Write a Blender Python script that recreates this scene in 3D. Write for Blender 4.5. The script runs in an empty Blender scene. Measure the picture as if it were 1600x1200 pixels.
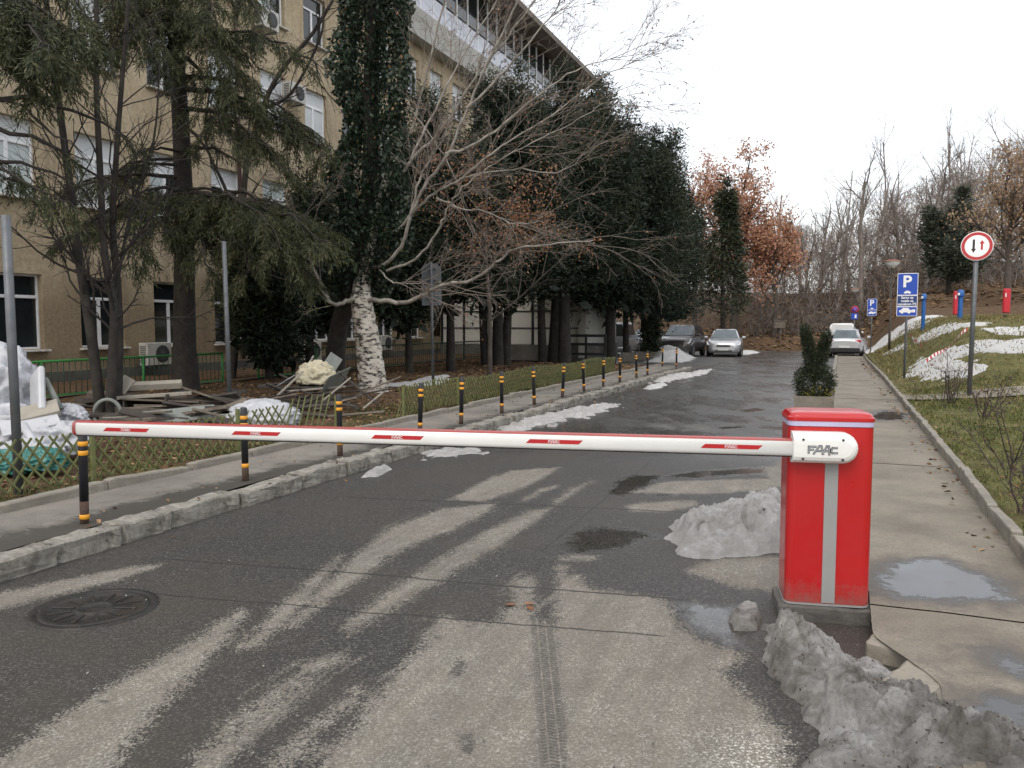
import bpy, bmesh, math, random
import numpy as np
from mathutils import Vector, Matrix

random.seed(7); RNG = np.random.default_rng(7)
SC = bpy.context.scene
COL = SC.collection

# ------------------------------------------------------------------ camera, sky, sun, exposure
PITCH = math.radians(4.2); F = 1280.0; EYE = 1.6
cam_data = bpy.data.cameras.new("camera"); cam = bpy.data.objects.new("camera", cam_data); COL.objects.link(cam)
cam.location = (0, 0, EYE); cam.rotation_euler = (math.pi/2 - PITCH, 0, 0)
cam_data.sensor_width = 36.0; cam_data.lens = 36.0*F/1600.0
cam_data.clip_start = 0.05; cam_data.clip_end = 2000
SC.camera = cam

W = bpy.data.worlds.new("World"); SC.world = W; W.use_nodes = True
wn = W.node_tree.nodes; wl = W.node_tree.links
for n_ in list(wn): wn.remove(n_)
SUN_EL, SUN_AZ = math.radians(48), math.radians(200)
sky = wn.new("ShaderNodeTexSky"); sky.sky_type = 'NISHITA'; sky.sun_disc = False
sky.sun_elevation = SUN_EL; sky.sun_rotation = SUN_AZ; sky.dust_density = 4.0; sky.air_density = 1.0
b1 = wn.new("ShaderNodeBackground"); b1.inputs[1].default_value = 0.06; wl.new(sky.outputs[0], b1.inputs[0])
b2 = wn.new("ShaderNodeBackground"); b2.inputs[0].default_value = (1.0, 1.0, 0.995, 1); b2.inputs[1].default_value = 0.86
add = wn.new("ShaderNodeAddShader"); wl.new(b1.outputs[0], add.inputs[0]); wl.new(b2.outputs[0], add.inputs[1])   # closed cloud deck over the clear sky
wo = wn.new("ShaderNodeOutputWorld"); wl.new(add.outputs[0], wo.inputs[0])

sd = bpy.data.lights.new("sun", 'SUN'); sd.energy = 0.7; sd.angle = math.radians(25); sd.color = (1.0, 0.97, 0.92)
so = bpy.data.objects.new("sun", sd); COL.objects.link(so); so.location = (0, -10, 30)
sdir = Vector((math.sin(SUN_AZ)*math.cos(SUN_EL), math.cos(SUN_AZ)*math.cos(SUN_EL), math.sin(SUN_EL)))
so.rotation_euler = sdir.to_track_quat('Z', 'Y').to_euler()

SC.view_settings.view_transform = 'Standard'; SC.view_settings.look = 'None'
SC.view_settings.exposure = 0.36; SC.view_settings.gamma = 1.0; SC.view_settings.use_curve_mapping = False
SC.render.engine = 'CYCLES'
SC.cycles.use_denoising = True
SC.cycles.max_bounces = 5; SC.cycles.diffuse_bounces = 3; SC.cycles.glossy_bounces = 3
SC.cycles.transmission_bounces = 3; SC.cycles.transparent_max_bounces = 4
SC.cycles.caustics_reflective = False; SC.cycles.caustics_refractive = False

# ------------------------------------------------------------------ coordinates
A = math.radians(21.8); SA, CA = math.sin(A), math.cos(A)
def RW(s, n, z=0.0): return Vector((s*SA + n*CA, s*CA - n*SA, z))     # road frame -> world (s along the road, n to its right)
def WR(x, y): return (x*SA + y*CA, x*CA - y*SA)
CP, SP = math.cos(PITCH), math.sin(PITCH)
def ray(px, py):
    u, v = (px-800)/F, (py-600)/F
    return Vector((u, CP - v*SP, -SP - v*CP))
def G(px, py, z=0.0):
    d = ray(px, py); t = (z-EYE)/d.z
    return Vector((d.x*t, d.y*t, z))
def P(px, py, Y):
    d = ray(px, py); t = Y/d.y
    return Vector((d.x*t, Y, EYE + d.z*t))
def at_n(px, n):                       # world X,Y where the column px meets the line n = const of the road
    u = (px-800)/F
    Y = -n/(SA - u*CA)
    return (u*Y, Y)

# ------------------------------------------------------------------ numpy noise
_perm = np.random.default_rng(3).permutation(256).astype(np.int64); _perm = np.concatenate([_perm, _perm, _perm])
_grad = np.random.default_rng(4).normal(size=(256, 3)); _grad /= np.linalg.norm(_grad, axis=1)[:, None]
def pn(x, y, z=0.0):
    x, y, z = np.broadcast_arrays(np.asarray(x, float), np.asarray(y, float), np.asarray(z, float))
    xi, yi, zi = np.floor(x).astype(np.int64), np.floor(y).astype(np.int64), np.floor(z).astype(np.int64)
    xf, yf, zf = x-xi, y-yi, z-zi
    f = lambda t: t*t*t*(t*(t*6-15)+10)
    u, v, w = f(xf), f(yf), f(zf)
    xi &= 255; yi &= 255; zi &= 255
    def g(dx, dy, dz):
        h = _perm[_perm[_perm[xi+dx] + yi+dy] + zi+dz]
        gr = _grad[h & 255]
        return gr[..., 0]*(xf-dx) + gr[..., 1]*(yf-dy) + gr[..., 2]*(zf-dz)
    l = lambda a, b, t: a + t*(b-a)
    return l(l(l(g(0,0,0), g(1,0,0), u), l(g(0,1,0), g(1,1,0), u), v), l(l(g(0,0,1), g(1,0,1), u), l(g(0,1,1), g(1,1,1), u), v), w)
def fbm(x, y, z=0.0, o=4, lac=2.1, gain=0.5):
    a, s, r = 1.0, 1.0, 0.0
    for i in range(o):
        r = r + a*pn(np.asarray(x)*s + 17.3*i, np.asarray(y)*s + 9.1*i, np.asarray(z)*s + 3.7*i); a *= gain; s *= lac
    return r
def ss(x, a=0.0, b=1.0):
    t = np.clip((np.asarray(x, float)-a)/(b-a), 0, 1); return t*t*(3-2*t)
def sdf(X, Y, poly):                    # signed distance to a polygon, positive inside
    poly = np.asarray(poly, float); d2 = np.full(X.shape, 1e9); ins = np.zeros(X.shape, bool)
    for (ax, ay), (bx, by) in zip(poly, np.roll(poly, -1, 0)):
        ex, ey = bx-ax, by-ay; L = ex*ex+ey*ey+1e-12
        t = np.clip(((X-ax)*ex + (Y-ay)*ey)/L, 0, 1)
        d2 = np.minimum(d2, (X-ax-t*ex)**2 + (Y-ay-t*ey)**2)
        c = ((ay > Y) != (by > Y)) & (X < ex*(Y-ay)/(by-ay+1e-12) + ax); ins ^= c
    d = np.sqrt(d2); return np.where(ins, d, -d)

# ------------------------------------------------------------------ materials
MATS = {}
def nodes(name):
    m = bpy.data.materials.new(name); m.use_nodes = True
    nt = m.node_tree; b = nt.nodes.get("Principled BSDF")
    return m, nt, b
def N(nt, t, **kw):
    n_ = nt.nodes.new(t)
    for k, v in kw.items(): setattr(n_, k, v)
    return n_
def L(nt, a, b): nt.links.new(a, b)
def ramp(nt, fac, stops):
    r = N(nt, "ShaderNodeValToRGB"); e = r.color_ramp.elements
    while len(e) < len(stops): e.new(0.5)
    for el, (p, c) in zip(e, stops):
        el.position = p; el.color = tuple(c)+(1,) if len(c) == 3 else c
    L(nt, fac, r.inputs[0]); return r.outputs[0]
def math_(nt, op, a, b=None, c=None, clamp=False):
    m = N(nt, "ShaderNodeMath", operation=op, use_clamp=clamp)
    for i, v in enumerate((a, b, c)):
        if v is None: continue
        if isinstance(v, (int, float)): m.inputs[i].default_value = v
        else: L(nt, v, m.inputs[i])
    return m.outputs[0]
def mixc(nt, fac, a, b, mode='MIX'):
    m = N(nt, "ShaderNodeMix", data_type='RGBA', blend_type=mode)
    if isinstance(fac, (int, float)): m.inputs[0].default_value = fac
    else: L(nt, fac, m.inputs[0])
    for i, v in ((6, a), (7, b)):
        if isinstance(v, (tuple, list)): m.inputs[i].default_value = tuple(v)+(1,) if len(v) == 3 else v
        else: L(nt, v, m.inputs[i])
    return m.outputs[2]
def tex(nt, scale, detail=4, rough=0.6, kind='noise', coord='Object', out=0, dist=0.0, sc=None):
    tc = nt.nodes.get("TC_"+coord)
    if tc is None:
        tc = N(nt, "ShaderNodeTexCoord"); tc.name = "TC_"+coord
    src = tc.outputs[coord]
    if sc is not None:
        mp = N(nt, "ShaderNodeMapping"); mp.inputs['Scale'].default_value = sc; L(nt, src, mp.inputs[0]); src = mp.outputs[0]
    if kind == 'noise':
        t = N(nt, "ShaderNodeTexNoise"); t.inputs['Detail'].default_value = detail; t.inputs['Roughness'].default_value = rough
        t.inputs['Distortion'].default_value = dist
    else:
        t = N(nt, "ShaderNodeTexVoronoi")
    t.inputs['Scale'].default_value = scale
    L(nt, src, t.inputs['Vector']); return t.outputs[out]
def bump(nt, b, h, strength=0.3, dist=0.01):
    bp = N(nt, "ShaderNodeBump"); bp.inputs['Strength'].default_value = strength; bp.inputs['Distance'].default_value = dist
    L(nt, h, bp.inputs['Height']); L(nt, bp.outputs[0], b.inputs['Normal'])
def mat(name, col, rough=0.6, var=0.25, scale=8.0, dirt=None, dirt_amt=0.0, metal=0.0, bmp=0.0, bscale=60.0, spec=0.5, coat=0.0, coord='Object'):
    if name in MATS: return MATS[name]
    m, nt, b = nodes(name)
    c = np.array(col)
    nz = tex(nt, scale, 5, coord=coord)
    base = ramp(nt, nz, [(0.3, tuple(c*(1-var))), (0.7, tuple(np.minimum(c*(1+var), 0.95)))])
    if dirt is not None:
        d = ramp(nt, tex(nt, scale*0.55, 6, 0.7, coord=coord), [(0.5-0.02, (0,0,0)), (0.72, (dirt_amt,)*3)])
        base = mixc(nt, d, base, dirt)
    L(nt, base, b.inputs['Base Color'])
    r = N(nt, "ShaderNodeMapRange"); r.inputs[3].default_value = max(0.02, rough-0.12); r.inputs[4].default_value = min(1, rough+0.12)
    L(nt, tex(nt, scale*2.3, 3, coord=coord), r.inputs[0]); L(nt, r.outputs[0], b.inputs['Roughness'])
    b.inputs['Metallic'].default_value = metal; b.inputs['Specular IOR Level'].default_value = spec
    if coat: b.inputs['Coat Weight'].default_value = coat; b.inputs['Coat Roughness'].default_value = 0.08
    if bmp: bump(nt, b, tex(nt, bscale, 4, coord=coord), bmp, 0.01)
    MATS[name] = m; return m
def leaf_mat(name, stops, rough=0.65, trans=0.15):
    if name in MATS: return MATS[name]
    m, nt, b = nodes(name)
    at = N(nt, "ShaderNodeAttribute"); at.attribute_name = "tone"
    c = ramp(nt, at.outputs['Fac'], stops)
    L(nt, c, b.inputs['Base Color']); b.inputs['Roughness'].default_value = rough
    b.inputs['Specular IOR Level'].default_value = 0.3
    if trans:
        out = nt.nodes['Material Output']; tr = N(nt, "ShaderNodeBsdfTranslucent"); L(nt, c, tr.inputs[0])
        mx = N(nt, "ShaderNodeMixShader"); mx.inputs[0].default_value = trans
        L(nt, b.outputs[0], mx.inputs[1]); L(nt, tr.outputs[0], mx.inputs[2]); L(nt, mx.outputs[0], out.inputs[0])
    MATS[name] = m; return m
def glass_mat(name, col, rough=0.06):
    if name in MATS: return MATS[name]
    m, nt, b = nodes(name)
    L(nt, ramp(nt, tex(nt, 1.3, 3), [(0.3, tuple(np.array(col)*0.7)), (0.7, tuple(np.array(col)*1.3))]), b.inputs['Base Color'])
    b.inputs['Roughness'].default_value = rough; b.inputs['Specular IOR Level'].default_value = 0.6
    bump(nt, b, tex(nt, 1.5, 2), 0.03, 0.02)
    MATS[name] = m; return m

# ------------------------------------------------------------------ objects
def tag(o, label=None, cat=None, group=None, kind=None):
    if label: o["label"] = label
    if cat: o["category"] = cat
    if group: o["group"] = group
    if kind: o["kind"] = kind
    return o
def link(o, parent=None):
    COL.objects.link(o)
    if parent is not None: o.parent = parent
    return o
def empty(name, loc=(0,0,0), rz=0.0):
    o = bpy.data.objects.new(name, None); o.empty_display_size = 0.1
    o.location = loc; o.rotation_euler = (0, 0, rz); return link(o)
def copy_tree(o, parent=None):
    c = o.copy(); COL.objects.link(c); c.parent = parent
    for ch in o.children: copy_tree(ch, c)
    return c
def np_mesh(name, V, Fc, m, parent=None, tone=None, smooth=False, attrs=None):
    V = np.ascontiguousarray(V, dtype=np.float32); Fc = np.ascontiguousarray(Fc, dtype=np.int32)
    me = bpy.data.meshes.new(name); k = Fc.shape[1]
    me.vertices.add(len(V)); me.vertices.foreach_set("co", V.ravel())
    me.loops.add(Fc.size); me.loops.foreach_set("vertex_index", Fc.ravel())
    me.polygons.add(len(Fc)); me.polygons.foreach_set("loop_start", np.arange(0, Fc.size, k, dtype=np.int32))
    if smooth: me.polygons.foreach_set("use_smooth", np.ones(len(Fc), bool))
    me.update(calc_edges=True)
    if tone is not None:
        a = me.attributes.new("tone", 'FLOAT', 'POINT'); a.data.foreach_set("value", np.asarray(tone, np.float32))
    for nm, val in (attrs or {}).items():
        a = me.attributes.new(nm, 'FLOAT', 'POINT'); a.data.foreach_set("value", np.asarray(val, np.float32).ravel())
    if m is not None: me.materials.append(m)
    o = bpy.data.objects.new(name, me); return link(o, parent)
class MB:
    """collects shapes; build() links them as one mesh object"""
    def __init__(self): self.v = []; self.f = []; self.mi = []; self.sm = []
    def add(self, verts, faces, mi=0, M=None, smooth=False):
        o = len(self.v)
        for p in verts:
            p = Vector(p); self.v.append(tuple(M @ p) if M is not None else tuple(p))
        for fc in faces: self.f.append([i+o for i in fc]); self.mi.append(mi); self.sm.append(smooth)
        return self
    def box(self, c, s, M=None, mi=0, bev=0.0):
        x, y, z = (q/2 for q in s)
        if bev <= 0:
            v = [(c[0]+a*x, c[1]+b*y, c[2]+d*z) for a in (-1,1) for b in (-1,1) for d in (-1,1)]
            f = [(0,1,3,2),(4,6,7,5),(0,4,5,1),(2,3,7,6),(0,2,6,4),(1,5,7,3)]
            return self.add(v, f, mi, M)
        v = []; ix = {}
        for a in (-1,1):
            for b in (-1,1):
                for d in (-1,1):
                    ix[(a,b,d)] = len(v)
                    v += [(c[0]+a*x, c[1]+b*(y-bev), c[2]+d*(z-bev)), (c[0]+a*(x-bev), c[1]+b*y, c[2]+d*(z-bev)), (c[0]+a*(x-bev), c[1]+b*(y-bev), c[2]+d*z)]
        f = []
        def q(keys, k): return [ix[t]+k for t in keys]
        for a in (-1,1):
            f.append(q([(a,-1,-1),(a,1,-1),(a,1,1),(a,-1,1)][::a], 0))
            f.append(q([(-1,a,-1),(-1,a,1),(1,a,1),(1,a,-1)][::a], 1))
            f.append(q([(-1,-1,a),(1,-1,a),(1,1,a),(-1,1,a)][::a], 2))
        for a in (-1,1):
            for b in (-1,1):
                f.append([ix[(a,b,-1)]+0, ix[(a,b,-1)]+1, ix[(a,b,1)]+1, ix[(a,b,1)]+0])
                f.append([ix[(a,-1,b)]+0, ix[(a,-1,b)]+2, ix[(a,1,b)]+2, ix[(a,1,b)]+0])
                f.append([ix[(-1,a,b)]+1, ix[(-1,a,b)]+2, ix[(1,a,b)]+2, ix[(1,a,b)]+1])
                for d in (-1,1): f.append([ix[(a,b,d)], ix[(a,b,d)]+1, ix[(a,b,d)]+2])
        return self.add(v, f, mi, M)
    def rings(self, rings, mi=0, M=None, caps=True, smooth=False, closed=True):
        k = len(rings[0]); v = [p for r in rings for p in r]; f = []
        for i in range(len(rings)-1):
            for j in range(k if closed else k-1):
                a, b = i*k+j, i*k+(j+1) % k; f.append((a, b, b+k, a+k))
        o = len(self.v); self.add(v, f, mi, M, smooth)
        if caps:
            for fc in (list(range(k))[::-1], [(len(rings)-1)*k+j for j in range(k)]):
                self.f.append([q+o for q in fc]); self.mi.append(mi); self.sm.append(False)
        return self
    def tube(self, pts, r, n=8, mi=0, M=None, caps=True, smooth=True):
        pts = [Vector(p) for p in pts]; rs = r if isinstance(r, (list, tuple)) else [r]*len(pts); rg = []
        t0 = (pts[-1]-pts[0]).normalized(); ref = Vector((0,0,1)) if abs(t0.z) < 0.9 else Vector((1,0,0))
        for i, p in enumerate(pts):
            t = (pts[min(i+1, len(pts)-1)]-pts[max(i-1, 0)]).normalized()
            a = t.cross(ref).normalized(); b = t.cross(a)
            rg.append([p + (a*math.cos(2*math.pi*j/n) + b*math.sin(2*math.pi*j/n))*rs[i] for j in range(n)])
        return self.rings(rg, mi, M, caps, smooth)
    def lathe(self, prof, n=16, mi=0, M=None, smooth=True, caps=True):
        rg = [[(r*math.cos(2*math.pi*j/n), r*math.sin(2*math.pi*j/n), z) for j in range(n)] for r, z in prof]
        return self.rings(rg, mi, M, caps, smooth)
    def prism(self, poly, t, mi=0, M=None):     # polygon in x,z, thickness t in +y
        k = len(poly); v = [(x, 0, z) for x, z in poly] + [(x, t, z) for x, z in poly]
        f = [list(range(k)), [k+i for i in range(k)][::-1]] + [(i, i+k, (i+1) % k+k, (i+1) % k) for i in range(k)]
        return self.add(v, f, mi, M)
    def mesh(self, name, mats):
        me = bpy.data.meshes.new(name); me.from_pydata(self.v, [], self.f)
        for m in (mats if isinstance(mats, (list, tuple)) else [mats]): me.materials.append(m)
        me.polygons.foreach_set("material_index", self.mi); me.polygons.foreach_set("use_smooth", self.sm)
        bm = bmesh.new(); bm.from_mesh(me); bmesh.ops.recalc_face_normals(bm, faces=bm.faces); bm.to_mesh(me); bm.free()
        me.update(); return me
    def build(self, name, mats, parent=None):
        return link(bpy.data.objects.new(name, self.mesh(name, mats)), parent)
def inst(name, me, parent=None, M=None):
    o = bpy.data.objects.new(name, me); link(o, parent)
    if M is not None: o.matrix_local = M
    return o
def T(x, y=None, z=None): return Matrix.Translation((x, y, z) if y is not None else x)
def R(a, ax): return Matrix.Rotation(a, 4, ax)
def text_verts(body, size, extr=0.002, bold=0.0):
    cu = bpy.data.curves.new("txt", 'FONT'); cu.body = body; cu.size = size; cu.extrude = extr; cu.align_x = 'CENTER'; cu.align_y = 'CENTER'
    cu.offset = bold; cu.resolution_u = 3
    o = bpy.data.objects.new("txt", cu); COL.objects.link(o)
    dg = bpy.context.evaluated_depsgraph_get(); me = bpy.data.meshes.new_from_object(o.evaluated_get(dg))
    v = [tuple(p.co) for p in me.vertices]; f = [tuple(p.vertices) for p in me.polygons]
    bpy.data.objects.remove(o); bpy.data.curves.remove(cu); bpy.data.meshes.remove(me)
    return v, f

# ------------------------------------------------------------------ branches and leaves
class Tubes:
    def __init__(self): self.V = []; self.Q = []; self.n = 0
    def add(self, pts, r, k=5):
        pts = np.asarray(pts, float); m = len(pts); r = np.asarray(r, float)
        t = np.gradient(pts, axis=0); t /= np.linalg.norm(t, axis=1)[:, None]+1e-9
        ref = np.array([0.31, 0.17, 0.93]) if abs(t[0, 2]) < 0.8 else np.array([0.9, 0.3, 0.1])
        a = np.cross(t, ref); a /= np.linalg.norm(a, axis=1)[:, None]+1e-9; b = np.cross(t, a)
        th = np.arange(k)*2*np.pi/k
        ring = pts[:, None, :] + r[:, None, None]*(np.cos(th)[None, :, None]*a[:, None, :] + np.sin(th)[None, :, None]*b[:, None, :])
        self.V.append(ring.reshape(-1, 3))
        i = np.arange(m-1)[:, None]*k; j = np.arange(k)[None, :]; j2 = (j+1) % k
        q = np.stack([i+j, i+j2, i+k+j2, i+k+j], -1).reshape(-1, 4) + self.n
        self.Q.append(q); self.n += m*k
    def build(self, name, m, parent=None, smooth=True):
        return np_mesh(name, np.concatenate(self.V), np.concatenate(self.Q), m, parent, smooth=smooth)
def smooth_path(pts, k=4):
    pts = np.asarray([tuple(p) for p in pts], float); m = len(pts)
    if m < 3: return pts
    out = []
    for i in range(m-1):
        p0, p1, p2, p3 = pts[max(i-1, 0)], pts[i], pts[i+1], pts[min(i+2, m-1)]
        for t in np.arange(k)/k:
            out.append(0.5*((2*p1) + (-p0+p2)*t + (2*p0-5*p1+4*p2-p3)*t*t + (-p0+3*p1-3*p2+p3)*t**3))
    out.append(pts[-1]); return np.array(out)
def unit(v): return v/(np.linalg.norm(v, axis=-1, keepdims=True)+1e-9)
def leaves(P_, D_, ln, wd, rng, bend=0.2, roll=None):
    """one quad per leaf: base point, direction, length, width"""
    P_ = np.asarray(P_, float); D_ = unit(np.asarray(D_, float)); n = len(P_)
    ln = np.broadcast_to(ln, (n,))[:, None]; wd = np.broadcast_to(wd, (n,))[:, None]
    S = unit(np.cross(D_, unit(rng.normal(size=(n, 3)) if roll is None else roll)))
    U = np.cross(S, D_)
    mid = P_ + D_*ln*0.5
    V = np.stack([P_, mid + S*wd*0.5 - U*ln*bend*0.1, P_ + D_*ln - U*ln*bend*0.3, mid - S*wd*0.5 - U*ln*bend*0.1], 1).reshape(-1, 3)
    Q = np.arange(n*4).reshape(n, 4)
    return V, Q
def grow(tubes, rng, p, d, Lh, r, lev, cfg, tips=None):
    """recursive bare branching. cfg: list per level of (n_children, length ratio, angle, sides, segs, wobble, up)"""
    nch, lr, ang, k, seg, wob, up = cfg[lev]
    pts = [np.array(p, float)]; d = unit(np.array(d, float)); dirs = [d]
    for i in range(seg):
        d = unit(d + rng.normal(size=3)*wob + np.array([0, 0, up])); pts.append(pts[-1] + d*Lh/seg); dirs.append(d)
    pts = np.array(pts); last = lev == len(cfg)-1
    rr = r*np.linspace(1, 0.35 if not last else 0.3, seg+1)
    tubes.add(pts, rr, k)
    if tips is not None and lev >= len(cfg)-2: tips.append((pts, dirs))
    if last: return
    for c in range(nch):
        f = rng.uniform(0.25, 1.0) if lev > 0 else rng.uniform(0.3, 1.0)
        i = min(int(f*seg), seg-1); q = pts[i] + (pts[i+1]-pts[i])*(f*seg-i)
        dd = dirs[i]; side = unit(np.cross(dd, rng.normal(size=3)))
        a = ang*rng.uniform(0.6, 1.3)
        nd = dd*math.cos(a) + side*math.sin(a)
        grow(tubes, rng, q, nd, Lh*lr*rng.uniform(0.6, 1.2)*(1.15-0.5*f), max(r*(1-0.6*f)*0.6, 0.004), lev+1, cfg, tips)

# ================================================================== THE SETTING
def rz(s): return -0.15*ss(s, 22, 42)
def terr(s, n):
    s = np.asarray(s, float); n = np.asarray(n, float)
    right = 0.13 + 0.03*np.clip(n-1.2, 0, 9) + 1.55*ss(n, 1.4, 3.7)*ss(s, 15, 31) + 0.2*fbm(s*0.25, n*0.25, 2.0, 2)*ss(n, 2.2, 5) + 0.03*fbm(s*1.1, n*1.1, 5.0, 2)*ss(n, 1.25, 2)
    right = right + 0.7*ss(s, 43, 52)*ss(n, 1.2, 4)
    left = 0.11 + 0.012*np.clip(-6.1-n, 0, 9) + 0.06*fbm(s*0.7, n*0.7, 1.0, 3)*ss(-n, 6.15, 7.2)
    mid = -0.35 + rz(s)
    z = np.where(n >= 1.19, right, np.where(n <= -6.1, np.where(s > 29.5, np.where(n > -14, mid, left), left), mid))
    bank = 4.5*ss(s, 55.5, 100) + 0.8*ss(s, 55.2, 58)
    z = np.where(s > 55.2, np.maximum(z, np.where(n < 1.19, -0.2, z)) + bank + 0.5*fbm(s*0.15, n*0.15, 8.0, 3)*ss(s, 56, 64), z)
    return z
def tz(p):
    s, n = WR(p[0], p[1]); return float(terr(s, n))
def RT(px, py, far=70.0):               # where a line of sight meets the terrain
    d = ray(px, py); t = 4.0
    while t < far:
        x, y, z = d.x*t, d.y*t, EYE + d.z*t
        if z <= tz((x, y)): return Vector((x, y, z))
        t += 0.08
    return Vector((d.x*far, d.y*far, EYE+d.z*far))

def grid_mesh(name, sv, nv, zf, m, parent=None, attrs=None, smooth=True, jit=None):
    S, Nn = np.meshgrid(sv, nv, indexing='ij')
    if jit is not None: S, Nn = jit(S, Nn)
    X = S*SA + Nn*CA; Y = S*CA - Nn*SA; Z = zf(S, Nn)
    V = np.stack([X, Y, Z], -1).reshape(-1, 3); a, b = S.shape
    i = np.arange(a-1)[:, None]*b; j = np.arange(b-1)[None, :]
    Q = np.stack([i+j, i+b+j, i+b+j+1, i+j+1], -1).reshape(-1, 4)
    Q = Q[:, ::-1]
    at = {k: f(X, Y, S, Nn).ravel() for k, f in (attrs or {}).items()}
    return np_mesh(name, V, Q, m, parent, smooth=smooth, attrs=at)

# ---- ground sheet
m, nt, b = nodes("ground_soil_grass"); MATS["ground"] = m
at = N(nt, "ShaderNodeAttribute"); at.attribute_name = "grass"
soil = ramp(nt, tex(nt, 7, 8, 0.75), [(0.28, (0.022, 0.016, 0.011)), (0.45, (0.06, 0.042, 0.028)), (0.58, (0.13, 0.085, 0.05)), (0.7, (0.24, 0.155, 0.09))])
soil = mixc(nt, ramp(nt, tex(nt, 34, 3, kind='voronoi', out=1), [(0.25, (0,0,0)), (0.8, (0.6,)*3)]), soil, (0.13, 0.078, 0.042))
gr = ramp(nt, tex(nt, 2.3, 8, 0.7), [(0.3, (0.06, 0.06, 0.022)), (0.5, (0.14, 0.135, 0.05)), (0.68, (0.25, 0.21, 0.10))])
gr = mixc(nt, ramp(nt, tex(nt, 40, 4), [(0.35, (0.7,)*3), (0.6, (0,0,0))]), gr, (0.05, 0.055, 0.02))
fac = math_(nt, 'ADD', at.outputs['Fac'], math_(nt, 'MULTIPLY', math_(nt, 'SUBTRACT', tex(nt, 1.7, 6, 0.7), 0.5), 1.1), clamp=True)
L(nt, mixc(nt, ramp(nt, fac, [(0.4, (0,0,0)), (0.6, (1,1,1))]), soil, gr), b.inputs['Base Color']); b.inputs['Roughness'].default_value = 0.95
b.inputs['Specular IOR Level'].default_value = 0.15
bump(nt, b, tex(nt, 22, 6, 0.7), 0.9, 0.03)
sv = np.concatenate([np.arange(-6, 14, 0.2), np.arange(14, 44, 0.3), np.arange(44, 70, 0.5), np.arange(70, 110, 2.0), [115, 130, 160, 220, 350, 600]])
nv = np.concatenate([[-600, -300, -160, -100, -70, -50, -40], np.arange(-32, -15, 1.2), np.arange(-15, -6.2, 0.25), [-6.12, -6.09, -5.5, -4.0, -2.0, -0.5, 0.8, 1.185, 1.192], np.arange(1.3, 9, 0.18), np.arange(9, 24, 0.7), [26, 32, 40, 60, 100, 200, 400, 700]])
def grassf(X, Y, S, Nn):
    g = np.where(Nn > 1.19, 0.9 - 0.5*ss(np.abs(S-33), 4, 0)*0 , 0.0)
    g = np.where((Nn > 1.19) & (Nn < 1.5), 0.6, g)
    g = g*(1-ss(S, 44, 52)) * (1-ss(S, 40, 52)*0.8)
    g = np.where((Nn < -6.1) & (S < 12), 0.2+0.28*ss(Nn, -7.6, -6.6), g); g = np.where((Nn < -6.1) & (S >= 12) & (S < 26), 0.3*ss(Nn, -7.2, -6.4), g)
    return g
ground = tag(grid_mesh("ground", sv, nv, terr, MATS["ground"], attrs={"grass": grassf}), kind="structure")

# ---- road asphalt: dry light patches, wet dark film, puddles, tyre tracks
DRY = [
 [(-60,935),(0,925),(100,905),(175,890),(240,882),(246,886),(190,905),(120,922),(0,950),(-60,960)],
 [(-80,1240),(0,1185),(60,1145),(130,1095),(200,1055),(300,1000),(375,953),(384,962),(335,1018),(280,1075),(225,1135),(180,1190),(120,1290),(-60,1290)],
 [(372,1012),(400,985),(440,945),(480,910),(535,866),(532,876),(492,925),(455,962),(418,1000),(396,1014)],
 [(440,985),(482,945),(520,908),(560,862),(612,824),(690,796),(770,787),(766,798),(704,830),(648,852),(600,876),(572,900),(522,930),(470,975)],
 [(704,781),(765,746),(800,735),(872,731),(850,746),(800,768),(758,784)],
 [(862,794),(846,802),(776,852),(704,897),(604,955),(548,986),(540,980),(560,962),(638,908),(716,858),(772,826),(832,798)],
 [(926,752),(902,766),(868,788),(864,784),(896,762)], [(870,759),(842,772),(822,783),(818,780),(846,763)],
 [(300,1200),(345,1140),(420,1086),(470,1058),(492,1058),(430,1105),(372,1150),(330,1200),(320,1290),(240,1290)],
 [(482,1040),(534,1022),(528,1034),(484,1050)], [(400,1290),(440,1170),(530,1100),(560,1075),(566,1082),(500,1140),(450,1200),(440,1290)],
 [(470,1290),(505,1180),(560,1130),(610,1062),(655,1020),(690,965),(736,974),(782,970),(800,940),(806,905),(835,898),(833,930),(830,966),(866,975),(872,935),(870,886),(880,880),(886,904),(905,900),(918,918),(1000,930),(1042,938),(1055,965),(1085,995),(1130,1012),(1168,1020),(1128,1047),(1180,1095),(1228,1140),(1244,1200),(1250,1290)],
 [(1072,896),(1092,880),(1130,872),(1215,868),(1226,870),(1226,922),(1150,916),(1118,905)],
 [(978,791),(1010,785),(1080,782),(1088,789),(1042,800),(986,799)], [(872,872),(900,866),(932,868),(930,874),(880,877)],
 [(990,770),(1040,752),(1200,748),(1220,752),(1215,765),(1100,772)], [(1195,735),(1225,715),(1226,760),(1205,758)],
]
PUD = [[(945,772),(958,752),(990,740),(1040,742),(1022,760),(975,778)], [(872,852),(890,832),(930,822),(1000,826),(1030,838),(985,856),(900,868)],
       [(1040,942),(1090,940),(1150,945),(1180,985),(1170,1015),(1120,1008),(1085,992),(1055,962)],
       [(1020,745),(1080,735),(1210,728),(1215,740),(1090,748)], [(1150,642),(1180,637),(1200,640),(1170,645)], [(1110,668),(1160,664),(1170,668),(1130,672)],
       [(1010,760),(1050,764),(1060,775),(1020,778)]]
TREAD = [[(826,960),(870,962),(880,1060),(893,1200),(896,1300),(842,1300),(838,1190),(834,1060)]]
FOOT = [[(706,1040),(716,1030),(730,1032),(732,1046),(722,1060),(706,1060),(700,1052)], [(716,1145),(728,1140),(742,1150),(748,1172),(738,1184),(722,1178),(714,1162)], [(705,862+170),(720,1024),(728,1028),(712,1036)]]
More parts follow.
